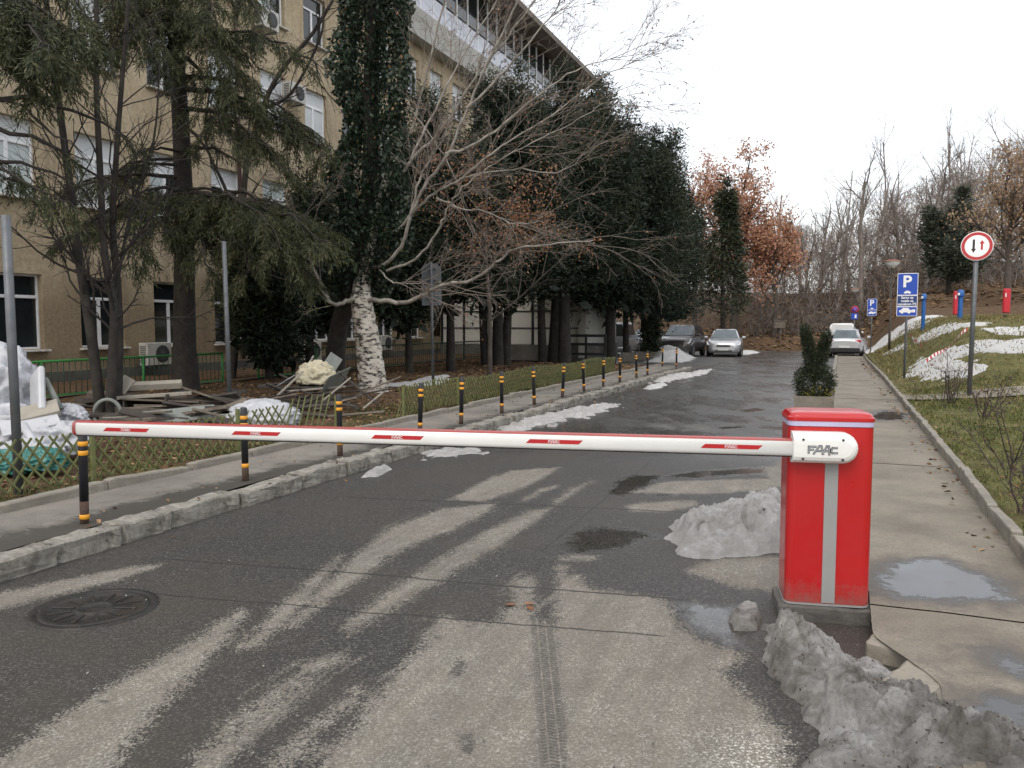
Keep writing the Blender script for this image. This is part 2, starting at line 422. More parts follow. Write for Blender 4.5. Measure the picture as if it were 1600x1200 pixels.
DRYW = [[tuple(G(x, y)[:2]) for x, y in p] for p in DRY]; PUDW = [[tuple(G(x, y)[:2]) for x, y in p] for p in PUD]
TRW = [[tuple(G(x, y)[:2]) for x, y in p] for p in TREAD]; FTW = [[tuple(G(x, y)[:2]) for x, y in p] for p in FOOT]
def multi(polys, w, lim=1.0):
    def f(X, Y, S, Nn):
        out = np.full(X.shape, -9.0)
        near = S < 22
        for p in polys: out[near] = np.maximum(out[near], sdf(X[near], Y[near], p))
        return np.clip(0.5 + out/w, -0.5, 1.5)
    return f
SMEAR = [[(290,1210),(420,1080),(560,970),(700,880),(860,800),(900,800),(800,900),(690,960),(600,1060),(470,1290),(250,1290)]]
SMW = [[tuple(G(x, y)[:2]) for x, y in p] for p in SMEAR]
def line_d(p, q):
    a, c = G(*p), G(*q); d = (c-a).normalized()
    return lambda X, Y, S, Nn: (X-a.x)*d.y - (Y-a.y)*d.x
LINES = {"l1": line_d((600,900), (1042,935)), "l2": line_d((332,936), (690,966)), "l3": line_d((600,779), (925,794)), }
_l4 = line_d((846,862), (992,740)); _s4 = WR(*G(846, 862)[:2])[0]; LINES["l4"] = lambda X, Y, S, Nn: np.where(S > _s4, _l4(X, Y, S, Nn), 9.0)
m, nt, b = nodes("road_asphalt"); MATS["road"] = m
def attr(nt, nm):
    a = N(nt, "ShaderNodeAttribute"); a.attribute_name = nm; return a.outputs['Fac']
dry0 = attr(nt, "dry")
edge = math_(nt, 'MULTIPLY', math_(nt, 'SUBTRACT', tex(nt, 6, 9, 0.8, dist=0.6), 0.5), 1.7)
fine = math_(nt, 'MULTIPLY', math_(nt, 'SUBTRACT', tex(nt, 90, 4, 0.7), 0.5), 1.1)
agg0 = tex(nt, 130, 2, kind='voronoi', out=1); ag0 = N(nt, "ShaderNodeSeparateColor"); L(nt, agg0, ag0.inputs[0])
grain = math_(nt, 'MULTIPLY', math_(nt, 'SUBTRACT', ag0.outputs[0], 0.5), 0.55)
dryf = ramp(nt, math_(nt, 'ADD', math_(nt, 'ADD', math_(nt, 'ADD', dry0, edge), fine), grain), [(0.43, (0,0,0)), (0.57, (1,1,1))])
mrot = N(nt, "ShaderNodeMapping"); mrot.inputs['Rotation'].default_value = (0, 0, A); msc = N(nt, "ShaderNodeMapping"); msc.inputs['Scale'].default_value = (9.0, 0.55, 1.0)
tcs = N(nt, "ShaderNodeTexCoord"); L(nt, tcs.outputs['Object'], mrot.inputs[0]); L(nt, mrot.outputs[0], msc.inputs[0])
stk = N(nt, "ShaderNodeTexNoise"); stk.inputs['Scale'].default_value = 1.0; stk.inputs['Detail'].default_value = 6; stk.inputs['Roughness'].default_value = 0.65; L(nt, msc.outputs[0], stk.inputs['Vector'])
streak = math_(nt, 'MULTIPLY', math_(nt, 'SUBTRACT', stk.outputs[0], 0.5), 2.6)
soft = ramp(nt, math_(nt, 'ADD', math_(nt, 'ADD', math_(nt, 'MULTIPLY', dry0, 0.75), streak), math_(nt, 'ADD', math_(nt, 'ADD', math_(nt, 'MULTIPLY', edge, 0.7), grain), math_(nt, 'MULTIPLY_ADD', attr(nt, "smear"), 0.38, 0.06))), [(0.42, (0,0,0)), (0.85, (0.6,)*3)])
dryf = math_(nt, 'MAXIMUM', math_(nt, 'MULTIPLY', dryf, math_(nt, 'ADD', 0.8, math_(nt, 'MULTIPLY', streak, 0.35), clamp=True)), math_(nt, 'MULTIPLY', soft, math_(nt, 'SUBTRACT', 1.0, attr(nt, "far"))))
far_dry = ramp(nt, tex(nt, 0.55, 5, 0.65, sc=(1.0, 0.45, 1)), [(0.58, (0,0,0)), (0.74, (0.45,)*3)])
dryf = math_(nt, 'MAXIMUM', dryf, math_(nt, 'MULTIPLY', far_dry, attr(nt, "far")))
# tread pattern of the wheels: short bars across the track
tc = N(nt, "ShaderNodeTexCoord"); sx = N(nt, "ShaderNodeSeparateXYZ"); L(nt, tc.outputs['Object'], sx.inputs[0])
wv = math_(nt, 'SINE', math_(nt, 'MULTIPLY_ADD', sx.outputs[1], 260.0, math_(nt, 'MULTIPLY', math_(nt, 'SINE', math_(nt, 'MULTIPLY', sx.outputs[0], 120.0)), 1.5)))
bars = ramp(nt, math_(nt, 'ADD', wv, math_(nt, 'MULTIPLY', math_(nt, 'SUBTRACT', tex(nt, 25, 4), 0.5), 3.0)), [(0.0, (0.85,)*3), (0.9, (0.25,)*3)])
grv = ramp(nt, math_(nt, 'SINE', math_(nt, 'MULTIPLY', sx.outputs[0], 150.0)), [(0.75, (1,1,1)), (0.95, (0.2,)*3)])
tr = ramp(nt, math_(nt, 'ADD', attr(nt, "tread"), math_(nt, 'ADD', math_(nt, 'MULTIPLY', edge, 0.9), math_(nt, 'MULTIPLY', grain, 0.8))), [(0.40, (0,0,0)), (0.75, (0.85,)*3)])
trk = math_(nt, 'MULTIPLY', math_(nt, 'MULTIPLY', tr, bars), grv)
dryf = math_(nt, 'MULTIPLY', dryf, math_(nt, 'SUBTRACT', 1.0, trk))
ft = ramp(nt, math_(nt, 'ADD', attr(nt, "foot"), math_(nt, 'MULTIPLY', math_(nt, 'SUBTRACT', tex(nt, 60, 3), 0.5), 1.6)), [(0.55, (0,0,0)), (0.75, (0.75,)*3)])
dryf = math_(nt, 'MULTIPLY', dryf, math_(nt, 'SUBTRACT', 1.0, ft))
spots = ramp(nt, tex(nt, 6.0, 3, 0.5), [(0.68, (0,0,0)), (0.74, (0.6,)*3)])
dryf = math_(nt, 'MULTIPLY', dryf, math_(nt, 'SUBTRACT', 1.0, spots))
agg = tex(nt, 130, 2, kind='voronoi', out=1)
aggv = N(nt, "ShaderNodeSeparateColor"); L(nt, agg, aggv.inputs[0])
wet_c = ramp(nt, aggv.outputs[0], [(0.0, (0.020, 0.0185, 0.017)), (0.75, (0.043, 0.040, 0.036)), (0.95, (0.115, 0.108, 0.098))])
wet_c = mixc(nt, ramp(nt, tex(nt, 0.8, 5), [(0.4, (0,0,0)), (0.65, (0.6,)*3)]), wet_c, (0.055, 0.047, 0.038))
dry_c = ramp(nt, aggv.outputs[1], [(0.0, (0.155, 0.14, 0.115)), (0.6, (0.225, 0.205, 0.172)), (0.93, (0.31, 0.29, 0.25)), (1.0, (0.42, 0.4, 0.36))])
dry_c = mixc(nt, ramp(nt, tex(nt, 3.5, 6, 0.7), [(0.35, (0.55,)*3), (0.6, (0,0,0))]), dry_c, (0.15, 0.13, 0.105))
fleck = ramp(nt, tex(nt, 55, 2, kind='voronoi', out=0), [(0.05, (1,1,1)), (0.09, (0,0,0))])
fl_m = ramp(nt, attr(nt, "worn"), [(0.45, (0,0,0)), (0.9, (0.9,)*3)])
dry_c = mixc(nt, math_(nt, 'MULTIPLY', fl_m, ramp(nt, tex(nt, 75, 3, 0.7), [(0.56, (0,0,0)), (0.6, (1,1,1))])), dry_c, (0.72, 0.70, 0.64))
colr = mixc(nt, dryf, wet_c, dry_c)
crk = None
for k_, w_ in (("l1", 0.012), ("l2", 0.009), ("l3", 0.016), ("l4", 0.006)):
    dd = math_(nt, 'ABSOLUTE', math_(nt, 'ADD', attr(nt, k_), math_(nt, 'MULTIPLY', math_(nt, 'SUBTRACT', tex(nt, 3.0, 5), 0.5), 0.07 if k_ != "l4" else 0.0)))
    c_ = math_(nt, 'LESS_THAN', dd, w_)
    crk = c_ if crk is None else math_(nt, 'MAXIMUM', crk, c_)
crk = math_(nt, 'MULTIPLY', crk, attr(nt, "crackon"))
colr = mixc(nt, math_(nt, 'MULTIPLY', crk, 0.8), colr, (0.02, 0.018, 0.016))
L(nt, colr, b.inputs['Base Color'])
pud = ramp(nt, math_(nt, 'ADD', attr(nt, "pud"), math_(nt, 'ADD', math_(nt, 'MULTIPLY', edge, 1.3), math_(nt, 'MULTIPLY', streak, 0.35))), [(0.35, (0,0,0)), (0.95, (1,1,1))])
film = ramp(nt, tex(nt, 0.9, 6, 0.65, sc=(1.0, 0.5, 1)), [(0.38, (0.46,)*3), (0.60, (0.13,)*3)])
film = mixc(nt, attr(nt, "far"), (0.60, 0.60, 0.60), film)
rgh = mixc(nt, pud, film, (0.05, 0.05, 0.05)); rgh = mixc(nt, dryf, rgh, (0.92, 0.92, 0.92))
L(nt, rgh, b.inputs['Roughness'])
hgt = math_(nt, 'MULTIPLY', aggv.outputs[2], math_(nt, 'SUBTRACT', 1.0, math_(nt, 'MULTIPLY', pud, 0.93)))
hgt = math_(nt, 'SUBTRACT', hgt, math_(nt, 'MULTIPLY', crk, 3.0))
bump(nt, b, hgt, 0.5, 0.005)
def rd_z(S, Nn):
    return rz(S) + 0.012*fbm(S*0.6, Nn*0.9, 4.0, 3) - 0.02*ss(np.abs(Nn+2.5), 1.6, 2.6)*(1-ss(S, 26, 32))
sv = np.concatenate([np.arange(1.2, 9.5, 0.03), np.arange(9.5, 20, 0.1), np.arange(20, 57.01, 0.5)])
nv = np.linspace(-4.98, 0.66, 142)
road = tag(grid_mesh("road", sv, nv, rd_z, MATS["road"], attrs={"dry": multi(DRYW, 0.16), "pud": multi(PUDW, 0.2), "tread": multi(TRW, 0.08), "foot": multi(FTW, 0.08), "smear": lambda X, Y, S, Nn: np.clip(multi(SMW, 0.6)(X, Y, S, Nn), 0, 1),
    "far": lambda X, Y, S, Nn: ss(S, 8.5, 11), "crackon": lambda X, Y, S, Nn: np.where((Nn > -4.2) & (Nn < -0.8) & (S < 9.6), 1.0, 0.0),
    "worn": lambda X, Y, S, Nn: 1 - np.clip(np.hypot(X-G(1170, 1175).x, Y-G(1170, 1175).y)/0.62, 0, 1), **LINES}), kind="structure")
# apron where the cars stand, at the end of the road
m2 = mat("parking_asphalt", (0.065, 0.062, 0.058), 0.5, 0.35, 0.9, (0.16, 0.145, 0.12), 0.6, bmp=0.3, bscale=60)
tag(grid_mesh("parking_area", np.arange(28.6, 57.1, 0.8), np.linspace(-14.2, -4.7, 20), lambda S, Nn: rz(S)-0.028*ss(Nn, -5.4, -4.95)-0.004, m2), kind="structure")
tag(grid_mesh("parking_bay", np.arange(45.9, 57.1, 0.8), np.arange(0.5, 2.0, 0.35), lambda S, Nn: rz(S)-0.008+0.0*S, m2), kind="structure")

# ---- pavements, kerbs
def pav_mat(name, c0, c1, wetc, amt):
    m, nt, b = nodes(name); MATS[name] = m
    base = ramp(nt, tex(nt, 1.4, 7, 0.7), [(0.32, c0), (0.6, c1)])
    base = mixc(nt, ramp(nt, tex(nt, 95, 3, 0.7), [(0.38, (0.45,)*3), (0.55, (0,0,0))]), base, tuple(np.array(c0)*0.6))
    w = ramp(nt, math_(nt, 'ADD', attr(nt, "wet"), math_(nt, 'MULTIPLY', math_(nt, 'SUBTRACT', tex(nt, 3.4, 10, 0.82, dist=0.5), 0.5), 1.9)), [(0.42, (0,0,0)), (0.72, (1,1,1))])
    cw = mixc(nt, math_(nt, 'MULTIPLY', w, amt), base, wetc)
    p = ramp(nt, math_(nt, 'ADD', attr(nt, "pud"), math_(nt, 'MULTIPLY', math_(nt, 'SUBTRACT', tex(nt, 7, 8, 0.78, dist=0.5), 0.5), 1.7)), [(0.42, (0,0,0)), (0.66, (1,1,1))])
    rim = ramp(nt, math_(nt, 'ADD', attr(nt, "pud"), math_(nt, 'MULTIPLY', math_(nt, 'SUBTRACT', tex(nt, 3.5, 8, 0.75, dist=0.5), 0.5), 2.2)), [(-0.0, (0,0,0)), (0.45, (0.8,)*3)])
    cw = mixc(nt, rim, cw, wetc); cw = mixc(nt, p, cw, (0.03, 0.028, 0.026)); w = math_(nt, 'MAXIMUM', w, rim)
    L(nt, cw, b.inputs['Base Color'])
    L(nt, mixc(nt, p, mixc(nt, w, (0.9,)*3, (0.55,)*3), (0.06,)*3), b.inputs['Roughness'])
    bump(nt, b, math_(nt, 'MULTIPLY', tex(nt, 70, 4, 0.7), math_(nt, 'SUBTRACT', 1.0, math_(nt, 'MULTIPLY', p, 0.9))), 0.35, 0.006)
    return m
mp_l = pav_mat("pavement_asphalt", (0.13, 0.12, 0.105), (0.235, 0.215, 0.185), (0.045, 0.04, 0.034), 0.9)
mp_r = pav_mat("pavement_concrete", (0.14, 0.123, 0.097), (0.245, 0.217, 0.173), (0.07, 0.06, 0.05), 0.8)
def wet_l(X, Y, S, Nn):
    return 0.55*ss(Nn, -5.6, -5.1) + 0.40*ss(-S, -9, -5)*ss(Nn, -6.0, -5.3) + 0.12
zero = lambda X, Y, S, Nn: 0*X - 0.5
tag(grid_mesh("left_pavement", np.concatenate([np.arange(-1, 12, 0.1), np.arange(12, 29.2, 0.3)]), np.linspace(-6.06, -5.06, 14),
    lambda S, Nn: 0.115 + 0.015*fbm(S*0.5, Nn, 3.0, 3), mp_l, attrs={"wet": wet_l, "pud": zero}), kind="structure")
PUD_R = [[tuple(G(x, y, 0.09)[:2]) for x, y in p] for p in (
    [(1372,905),(1380,880),(1430,873),(1480,874),(1535,895),(1575,915),(1590,935),(1480,940),(1400,935),(1380,925)],
    [(1548,1020),(1575,1018),(1610,1040),(1600,1058),(1565,1045)], [(1500,1110),(1540,1085),(1620,1090),(1640,1140),(1540,1140)],
    [(1355,650),(1380,640),(1420,645),(1415,655),(1370,657)])]
pudr = multi(PUD_R, 0.16)
def nleft(S): return 0.19 + 0.24*ss(-np.asarray(S, float), -4.35, -3.75) - 0.27*ss(S, 4.95, 5.6)
rp = tag(empty("right_pavement"), kind="structure"); mp_fill = mat("edge_fill_concrete", (0.16, 0.145, 0.12), 0.9, 0.3, 7)
cuts = [0.5, 3.05, 4.75, 7.2, 9.7, 12.4, 15.1, 18.0, 20.8, 23.8, 26.8, 30.0, 33.2, 36.5, 40.0, 43.0, 46.0]
for i, (s0, s1) in enumerate(zip(cuts[:-1], cuts[1:])):
    st = 0.035 if s0 < 8 else 0.2
    svv = np.linspace(s0+0.004, s1-0.004, max(4, int((s1-s0)/st))); tt = np.linspace(0, 1, 40 if s0 < 8 else 10)
    tilt = random.uniform(-0.004, 0.004)
    def jit(S, Nn): 
        nl = nleft(S) + 0.015*fbm(S*3, 0*S, 7.0, 3); return S, nl + (1.125-nl)*Nn
    grid_mesh("paving_slab", svv, tt, lambda S, Nn: 0.085 + rz(S) + tilt + 0.008*fbm(S*0.9, Nn*1.4, 2.0, 3), mp_r, rp, jit=jit,
        attrs={"wet": lambda X, Y, S, Nn: 0.1+0.35*ss(Nn, 0.9, 1.12) + 0.4*ss(S, 5.5, 3), "pud": multi(PUD_R, 0.34)})
fill = MB(); fill.box((0, 0, 0), (0.62, 19.5, 0.10)); fo = fill.build("bedding", mat("kerb_bedding", (0.05, 0.045, 0.04), 0.8), rp)
fo.matrix_world = T(RW(10.5, 0.80, 0.0)) @ R(-A, 'Z'); fo.location.z = 0.018
fb = MB(); fb.box((0, 0, 0), (0.5, 2.4, 0.14)); fb = fb.build("edge_fill", mp_fill, rp); fb.matrix_world = T(RW(3.2, 0.66, 0.005)) @ R(-A, 'Z')
tag(grid_mesh("side_path", np.linspace(17.3, 18.5, 6), np.linspace(1.19, 4.5, 12), lambda S, Nn: terr(S, Nn)+0.03, mp_r, attrs={"wet": lambda X, Y, S, Nn: 0*X, "pud": zero}), kind="structure")

STONES = {}
def stone_variants(key, l, w, h, m, k=6, amp=0.02, cuts=4):
    out = []
    for q in range(k):
        bm = bmesh.new(); bmesh.ops.create_cube(bm, size=1.0)
        bmesh.ops.bevel(bm, geom=bm.edges[:], offset=0.06, segments=1, affect='EDGES')
        bmesh.ops.subdivide_edges(bm, edges=[e for e in bm.edges if e.calc_length() > 0.5], cuts=cuts, use_grid_fill=True)
        for v in bm.verts:
            c = v.co; v.co = Vector((c.x*l, c.y*w, c.z*h))
            nz = [float(fbm(v.co.x*8+q*9+o, v.co.y*8, v.co.z*8, 3)) for o in (0, 31, 67)]
            v.co += Vector(nz)*amp
        me = bpy.data.meshes.new(key); bm.to_mesh(me); bm.free(); me.materials.append(m)
        me.polygons.foreach_set("use_smooth", [False]*len(me.polygons)); out.append(me)
    STONES[key] = out; return out
m_st = mat("kerb_granite", (0.25, 0.235, 0.205), 0.9, 0.35, 9, (0.06, 0.052, 0.04), 0.95, bmp=0.6, bscale=40)
m_ed = mat("edging_concrete", (0.23, 0.21, 0.175), 0.9, 0.3, 4, (0.08, 0.07, 0.05), 0.75, bmp=0.5, bscale=50)
def stone_row(struct, key, n, z, s0, s1, lens, w, h, m, amp, var=6, jn=0.008, nf=None, piece="kerb_stone"):
    root = tag(empty(struct), kind="structure"); vs = stone_variants(key, 1.0, w, h, m, var, amp)
    s = s0
    while s < s1:
        l = random.uniform(*lens); nn = nf(s) if nf else n
        M = T(RW(s+l/2, nn+random.gauss(0, jn), z + float(rz(s)) + random.gauss(0, jn*0.7))) @ R(-A + random.gauss(0, 0.012), 'Z') @ R(random.gauss(0, 0.02), 'X') @ R(math.pi/2, 'Z') @ Matrix.Diagonal((l-0.012, 1, 1, 1))
        inst(piece, random.choice(vs), root, M); s += l
    return root
stone_row("left_kerb", "kerb_stone", -4.95, 0.012, -0.6, 29.0, (0.32, 0.85), 0.20, 0.22, m_st, 0.036, 10, 0.014)
stone_row("left_back_edging", "edging_stone", -6.11, 0.09, -0.5, 29.0, (0.9, 1.05), 0.10, 0.2, m_ed, 0.012, 5, 0.006, piece="edging_stone")
stone_row("right_kerb", "kerb_block", -0.16, 0.02, 6.2, 45.8, (0.4, 0.6), 0.14, 0.2, m_st, 0.012, 6, 0.006)
stone_row("right_edging", "edging_block", 1.16, 0.09, 0.4, 45.8, (0.9, 1.05), 0.075, 0.2, m_ed, 0.012, 5, 0.006, piece="edging_stone")
# two loose light kerb slabs beside the barrier plinth
rk = bpy.data.objects["right_kerb"]
m_lt = mat("kerb_light", (0.265, 0.24, 0.195), 0.9, 0.25, 9, (0.12, 0.10, 0.08), 0.8, bmp=0.5, bscale=50)
vs = stone_variants("kerb_slab", 0.34, 0.22, 0.15, m_lt, 3, 0.010)
for i, (px, py, rzz, sx_) in enumerate(((1402, 988, -0.30, 0.85), (1440, 1045, -0.42, 1.1), (1505, 1108, -0.5, 0.8))):
    g = G(px, py, 0.10); inst("kerb_stone", vs[i], rk, T(g.x, g.y, -0.002) @ R(-A+rzz+math.pi/2, 'Z') @ Matrix.Diagonal((sx_, 1, 1, 1)))

# ================================================================== THE MAIN BUILDING
NB = -17.5
m_pl = None
m, nt, b = nodes("ochre_render"); m_wall = m
c = ramp(nt, tex(nt, 0.5, 6, 0.7), [(0.3, (0.43, 0.345, 0.225)), (0.65, (0.58, 0.485, 0.34))])
c = mixc(nt, ramp(nt, tex(nt, 9, 8, 0.8), [(0.35, (0.6,)*3), (0.58, (0,0,0))]), c, (0.22, 0.16, 0.09))
sxx = N(nt, "ShaderNodeSeparateXYZ"); tcc = N(nt, "ShaderNodeTexCoord"); L(nt, tcc.outputs['Object'], sxx.inputs[0])
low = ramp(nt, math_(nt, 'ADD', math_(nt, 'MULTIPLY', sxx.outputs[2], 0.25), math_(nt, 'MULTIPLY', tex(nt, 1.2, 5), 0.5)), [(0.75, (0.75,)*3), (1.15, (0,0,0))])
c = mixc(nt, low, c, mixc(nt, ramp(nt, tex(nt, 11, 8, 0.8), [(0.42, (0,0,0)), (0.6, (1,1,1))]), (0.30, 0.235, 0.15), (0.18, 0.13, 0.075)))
st_ = ramp(nt, tex(nt, 1.0, 5, 0.6, sc=(3.0, 3.0, 0.25)), [(0.52, (0,0,0)), (0.72, (0.65,)*3)])
c = mixc(nt, st_, c, (0.19, 0.15, 0.10))
L(nt, c, b.inputs['Base Color']); b.inputs['Roughness'].default_value = 0.95
bump(nt, b, tex(nt, 30, 8, 0.8), 0.7, 0.03)
m_fr = mat("window_white", (0.80, 0.81, 0.82), 0.4, 0.06, 3)
m_gl = glass_mat("window_glass", (0.018, 0.022, 0.024))
m_bl = mat("roller_blind", (0.62, 0.64, 0.65), 0.6, 0.08, 2)
m_cu = mat("window_curtain", (0.50, 0.56, 0.56), 0.35, 0.1, 1)
m_sill = mat("window_sill", (0.55, 0.53, 0.5), 0.7, 0.25, 6, (0.2, 0.17, 0.13), 0.7)
m_grey = mat("plinth_render", (0.105, 0.10, 0.09), 0.9, 0.35, 2, bmp=0.4, bscale=40)
bld = tag(empty("hospital_building", RW(12, NB, 0)), "long ochre rendered building with rows of white windows behind the trees on the left", "building")
BM = lambda s, z, dy=0.0: (s, dy, z)     # facade-local: x along s, y outwards(+) to the road, z up
BMx = Matrix(((SA, CA, 0, 0), (CA, -SA, 0, 0), (0, 0, 1, 0), (0, 0, 0, 1))) # columns: s axis, n axis, z
BW = T(RW(0, NB, 0)) @ BMx
def facade_obj(o):                        # child given in facade coordinates
    o.parent = bld; o.matrix_parent_inverse = bld.matrix_world.inverted(); o.matrix_world = BW; return o
bpy.context.view_layer.update()
WIN_S = [13.93-1.32 + 2.35*k for k in range(-1, 21)]; WIN_W = 1.32
FLOORS = [(1.0, 2.76), (4.5, 6.3), (8.0, 9.8), (11.4, 13.1)]
S_END = 55.5; EAVE = 18.0
xs = sorted(set([6.0, S_END] + [q for s in WIN_S for q in (s, s+WIN_W)])); zs = sorted(set([0.45, 14.6] + [q for f in FLOORS for q in f]))
wb = MB(); D = 0.22
for i in range(len(xs)-1):
    for j in range(len(zs)-1):
        x0, x1, z0, z1 = xs[i], xs[i+1], zs[j], zs[j+1]
        hole = any(abs(x0-s) < 1e-6 for s in WIN_S) and any(abs(z0-f[0]) < 1e-6 for f in FLOORS)
        if not hole: wb.add([(x0,0,z0),(x1,0,z0),(x1,0,z1),(x0,0,z1)], [(0,1,2,3)])
        else:
            wb.add([(x0,0,z0),(x1,0,z0),(x1,0,z1),(x0,0,z1),(x0,-D,z0),(x1,-D,z0),(x1,-D,z1),(x0,-D,z1)], [(0,4,5,1),(1,5,6,2),(2,6,7,3),(3,7,4,0)])
wb.add([(6,0,0.45),(6,0,EAVE),(6,-12,EAVE),(6,-12,0.45)], [(0,1,2,3)]).add([(S_END,0,0.45),(S_END,0,EAVE),(S_END,-12,EAVE),(S_END,-12,0.45)], [(3,2,1,0)])
wb.add([(6,-12,0.0),(S_END,-12,0.0),(S_END,-12,EAVE),(6,-12,EAVE)], [(0,1,2,3)])
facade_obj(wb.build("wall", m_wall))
pb = MB(); pb.box(((6+S_END)/2, -0.1, 0.1), (S_END-6, 0.34, 0.7)); facade_obj(pb.build("plinth", m_grey))
def window_meshes(h, w, kind):
    fr = MB(); t = 0.055; y = -D+0.05
    tr_ = h*0.70
    for bx in (((w/2, y, t/2), (w, 0.07, t)), ((w/2, y, h-t/2), (w, 0.07, t)), ((t/2, y, h/2), (t, 0.07, h-2*t)), ((w-t/2, y, h/2), (t, 0.07, h-2*t)),
               ((w/2, y, tr_), (w-2*t, 0.08, 0.075)), ((w/2, y, (t+tr_-0.0375)/2), (0.09, 0.075, tr_-0.0375-t))):
        fr.box(bx[0], bx[1], bev=0.006)
    pn_ = []
    for (x0, x1, z0, z1) in ((t, w/2-0.045, t, tr_-0.0375), (w/2+0.045, w-t, t, tr_-0.0375), (t, w-t, tr_+0.0375, h-t)):
        q = MB(); q.box(((x0+x1)/2, y-0.012, (z0+z1)/2), (x1-x0, 0.012, z1-z0)); pn_.append(q)
    return fr, pn_
fr, pns = window_meshes(1.78, WIN_W, 0)
fr_me = fr.mesh("window", m_fr)
pane_me = {k: [p.mesh("pane", mm) for p in pns] for k, mm in (("g", m_gl), ("b", m_bl), ("c", m_cu))}
sl = MB(); sl.box((WIN_W/2, 0.03, -0.03), (WIN_W+0.14, 0.24, 0.05), bev=0.01); sl_me = sl.mesh("sill", m_sill)
BWi = bld.matrix_world.inverted() @ BW
for fi, (z0, z1) in enumerate(FLOORS):
    for k, s in enumerate(WIN_S):
        if s > 44 or (fi == 0 and s > 33): continue
        if fi == 3 and s < 18: continue
        wo_ = inst("window", fr_me, bld, BWi @ T(s, 0, z0) @ Matrix.Diagonal((1, 1, (z1-z0)/1.78, 1)))
        kinds = ["g", "g", "g"]
        if fi >= 1:
            kinds = random.choice([["g","g","b"], ["c","c","c"], ["b","b","b"], ["c","g","b"], ["g","g","g"], ["c","c","b"]])
        for pm, kd in zip(range(3), kinds): inst("pane", pane_me[kd][pm], wo_)
        inst("sill", sl_me, wo_)
# top storey: projecting grey band, ribbon glazing over pale blue panels, deep eaves
m_band = mat("grey_band", (0.42, 0.41, 0.38), 0.85, 0.15, 1, bmp=0.2)
m_pan = mat("pale_panel", (0.60, 0.62, 0.70), 0.4, 0.12, 2)
m_soff = mat("eaves_timber", (0.16, 0.135, 0.115), 0.85, 0.25, 2)
tb = MB(); tb.box(((6+S_END)/2, 0.2, 14.3), (S_END-6, 0.9, 1.2)); facade_obj(tb.build("balcony_band", m_band))
pan_me = MB().box((0, 0, 0), (1.12, 0.06, 0.95)).mesh("spandrel_panel", m_pan)
gls_me = MB().box((0, 0, 0), (1.10, 0.04, 1.75)).mesh("pane", m_gl); mul_me = MB().box((0, 0, 0), (0.08, 0.12, 2.85)).mesh("mullion", m_fr)
s = 26.0
while s < S_END-1:
    inst("spandrel_panel", pan_me, bld, BWi @ T(s+0.6, 0.45, 15.4)); inst("pane", gls_me, bld, BWi @ T(s+0.6, 0.45, 16.85)); inst("mullion", mul_me, bld, BWi @ T(s, 0.45, 16.35)); s += 1.2
wt = MB(); wt.box((16, 0.3, 16.4), (20, 0.5, 3.0)).box(((6+S_END)/2, -0.2, 16.4), (S_END-6, 0.6, 3.1)); facade_obj(wt.build("top_storey_wall", m_band))
rf = MB(); rf.add([(5.5,1.9,17.75),(S_END+0.5,1.9,17.75),(S_END+0.5,1.9,18.05),(5.5,1.9,18.05),(5.5,-6,20.5),(S_END+.5,-6,20.5),(5.5,-12.5,18),(S_END+.5,-12.5,18),(5.5,0,17.9),(S_END+.5,0,17.9)],
    [(0,1,2,3),(3,2,5,4),(4,5,7,6),(0,8,9,1),(0,3,4,6,8),(1,9,7,5,2),(8,6,7,9)]); facade_obj(rf.build("roof", m_soff))
dp = MB(); 
ds = WR(*at_n(381, NB+0.1))[0]; dp.tube([(ds, 0.1, 0.5), (ds, 0.1, 17.7)], 0.06, 10)
facade_obj(dp.build("downpipe", mat("downpipe_brown", (0.07, 0.04, 0.035), 0.6)))

# ---- annex at the end of the garden: pale panels in a dark steel frame
ann = tag(empty("panel_annex", RW(35, -14, 0)), "low annex of white panels in dark frames behind the yew trunks", "building"); bpy.context.view_layer.update()
AW = T(RW(34.7, NB, 0)) @ Matrix(((CA, -SA, 0, 0), (-SA, -CA, 0, 0), (0, 0, 1, 0), (0, 0, 0, 1)))   # x: towards the road, y: towards the camera
AWi = ann.matrix_world.inverted() @ AW
def ann_part(mbx, name, mm): o = mbx.build(name, mm, ann); o.matrix_local = AWi; return o
m_wp = mat("annex_panel", (0.52, 0.52, 0.48), 0.6, 0.12, 0.8, (0.3, 0.28, 0.24), 0.4); m_df = mat("dark_steel", (0.012, 0.013, 0.014), 0.5)
q = MB(); q.box((3.6, -2.6, 0.3), (7.2, 5.4, 0.7)); ann_part(q, "plinth", m_grey)
q = MB(); q.box((3.6, -2.6, 2.2), (7.1, 5.0, 3.2)); ann_part(q, "wall", m_wp)
q = MB(); q.box((3.6, -2.6, 3.9), (7.8, 5.9, 0.22), bev=0.02); ann_part(q, "roof", m_df)
pm_ = MB().box((0, 0, 0), (1.02, 0.05, 0.72), bev=0.008).mesh("panel", m_wp)
for c_ in range(6):
    for z_ in (1.03, 1.79, 2.55, 3.31): inst("panel", pm_, ann, AWi @ T(0.62+c_*1.14, -0.07, z_))
pst = MB().box((0, 0, 0), (0.09, 0.1, 3.2)).mesh("post", m_df); bar = MB().box((0, 0, 0), (7.2, 0.075, 0.055)).mesh("rail", m_df)
for c_ in range(7): inst("post", pst, ann, AWi @ T(0.05+c_*1.14, -0.05, 2.2))
for z_ in (1.41, 2.17, 2.93): inst("rail", bar, ann, AWi @ T(3.6, -0.045, z_))
q = MB(); q.box((7.0, 0.05, 1.9), (0.32, 0.32, 3.6)); ann_part(q, "pillar", m_wp)

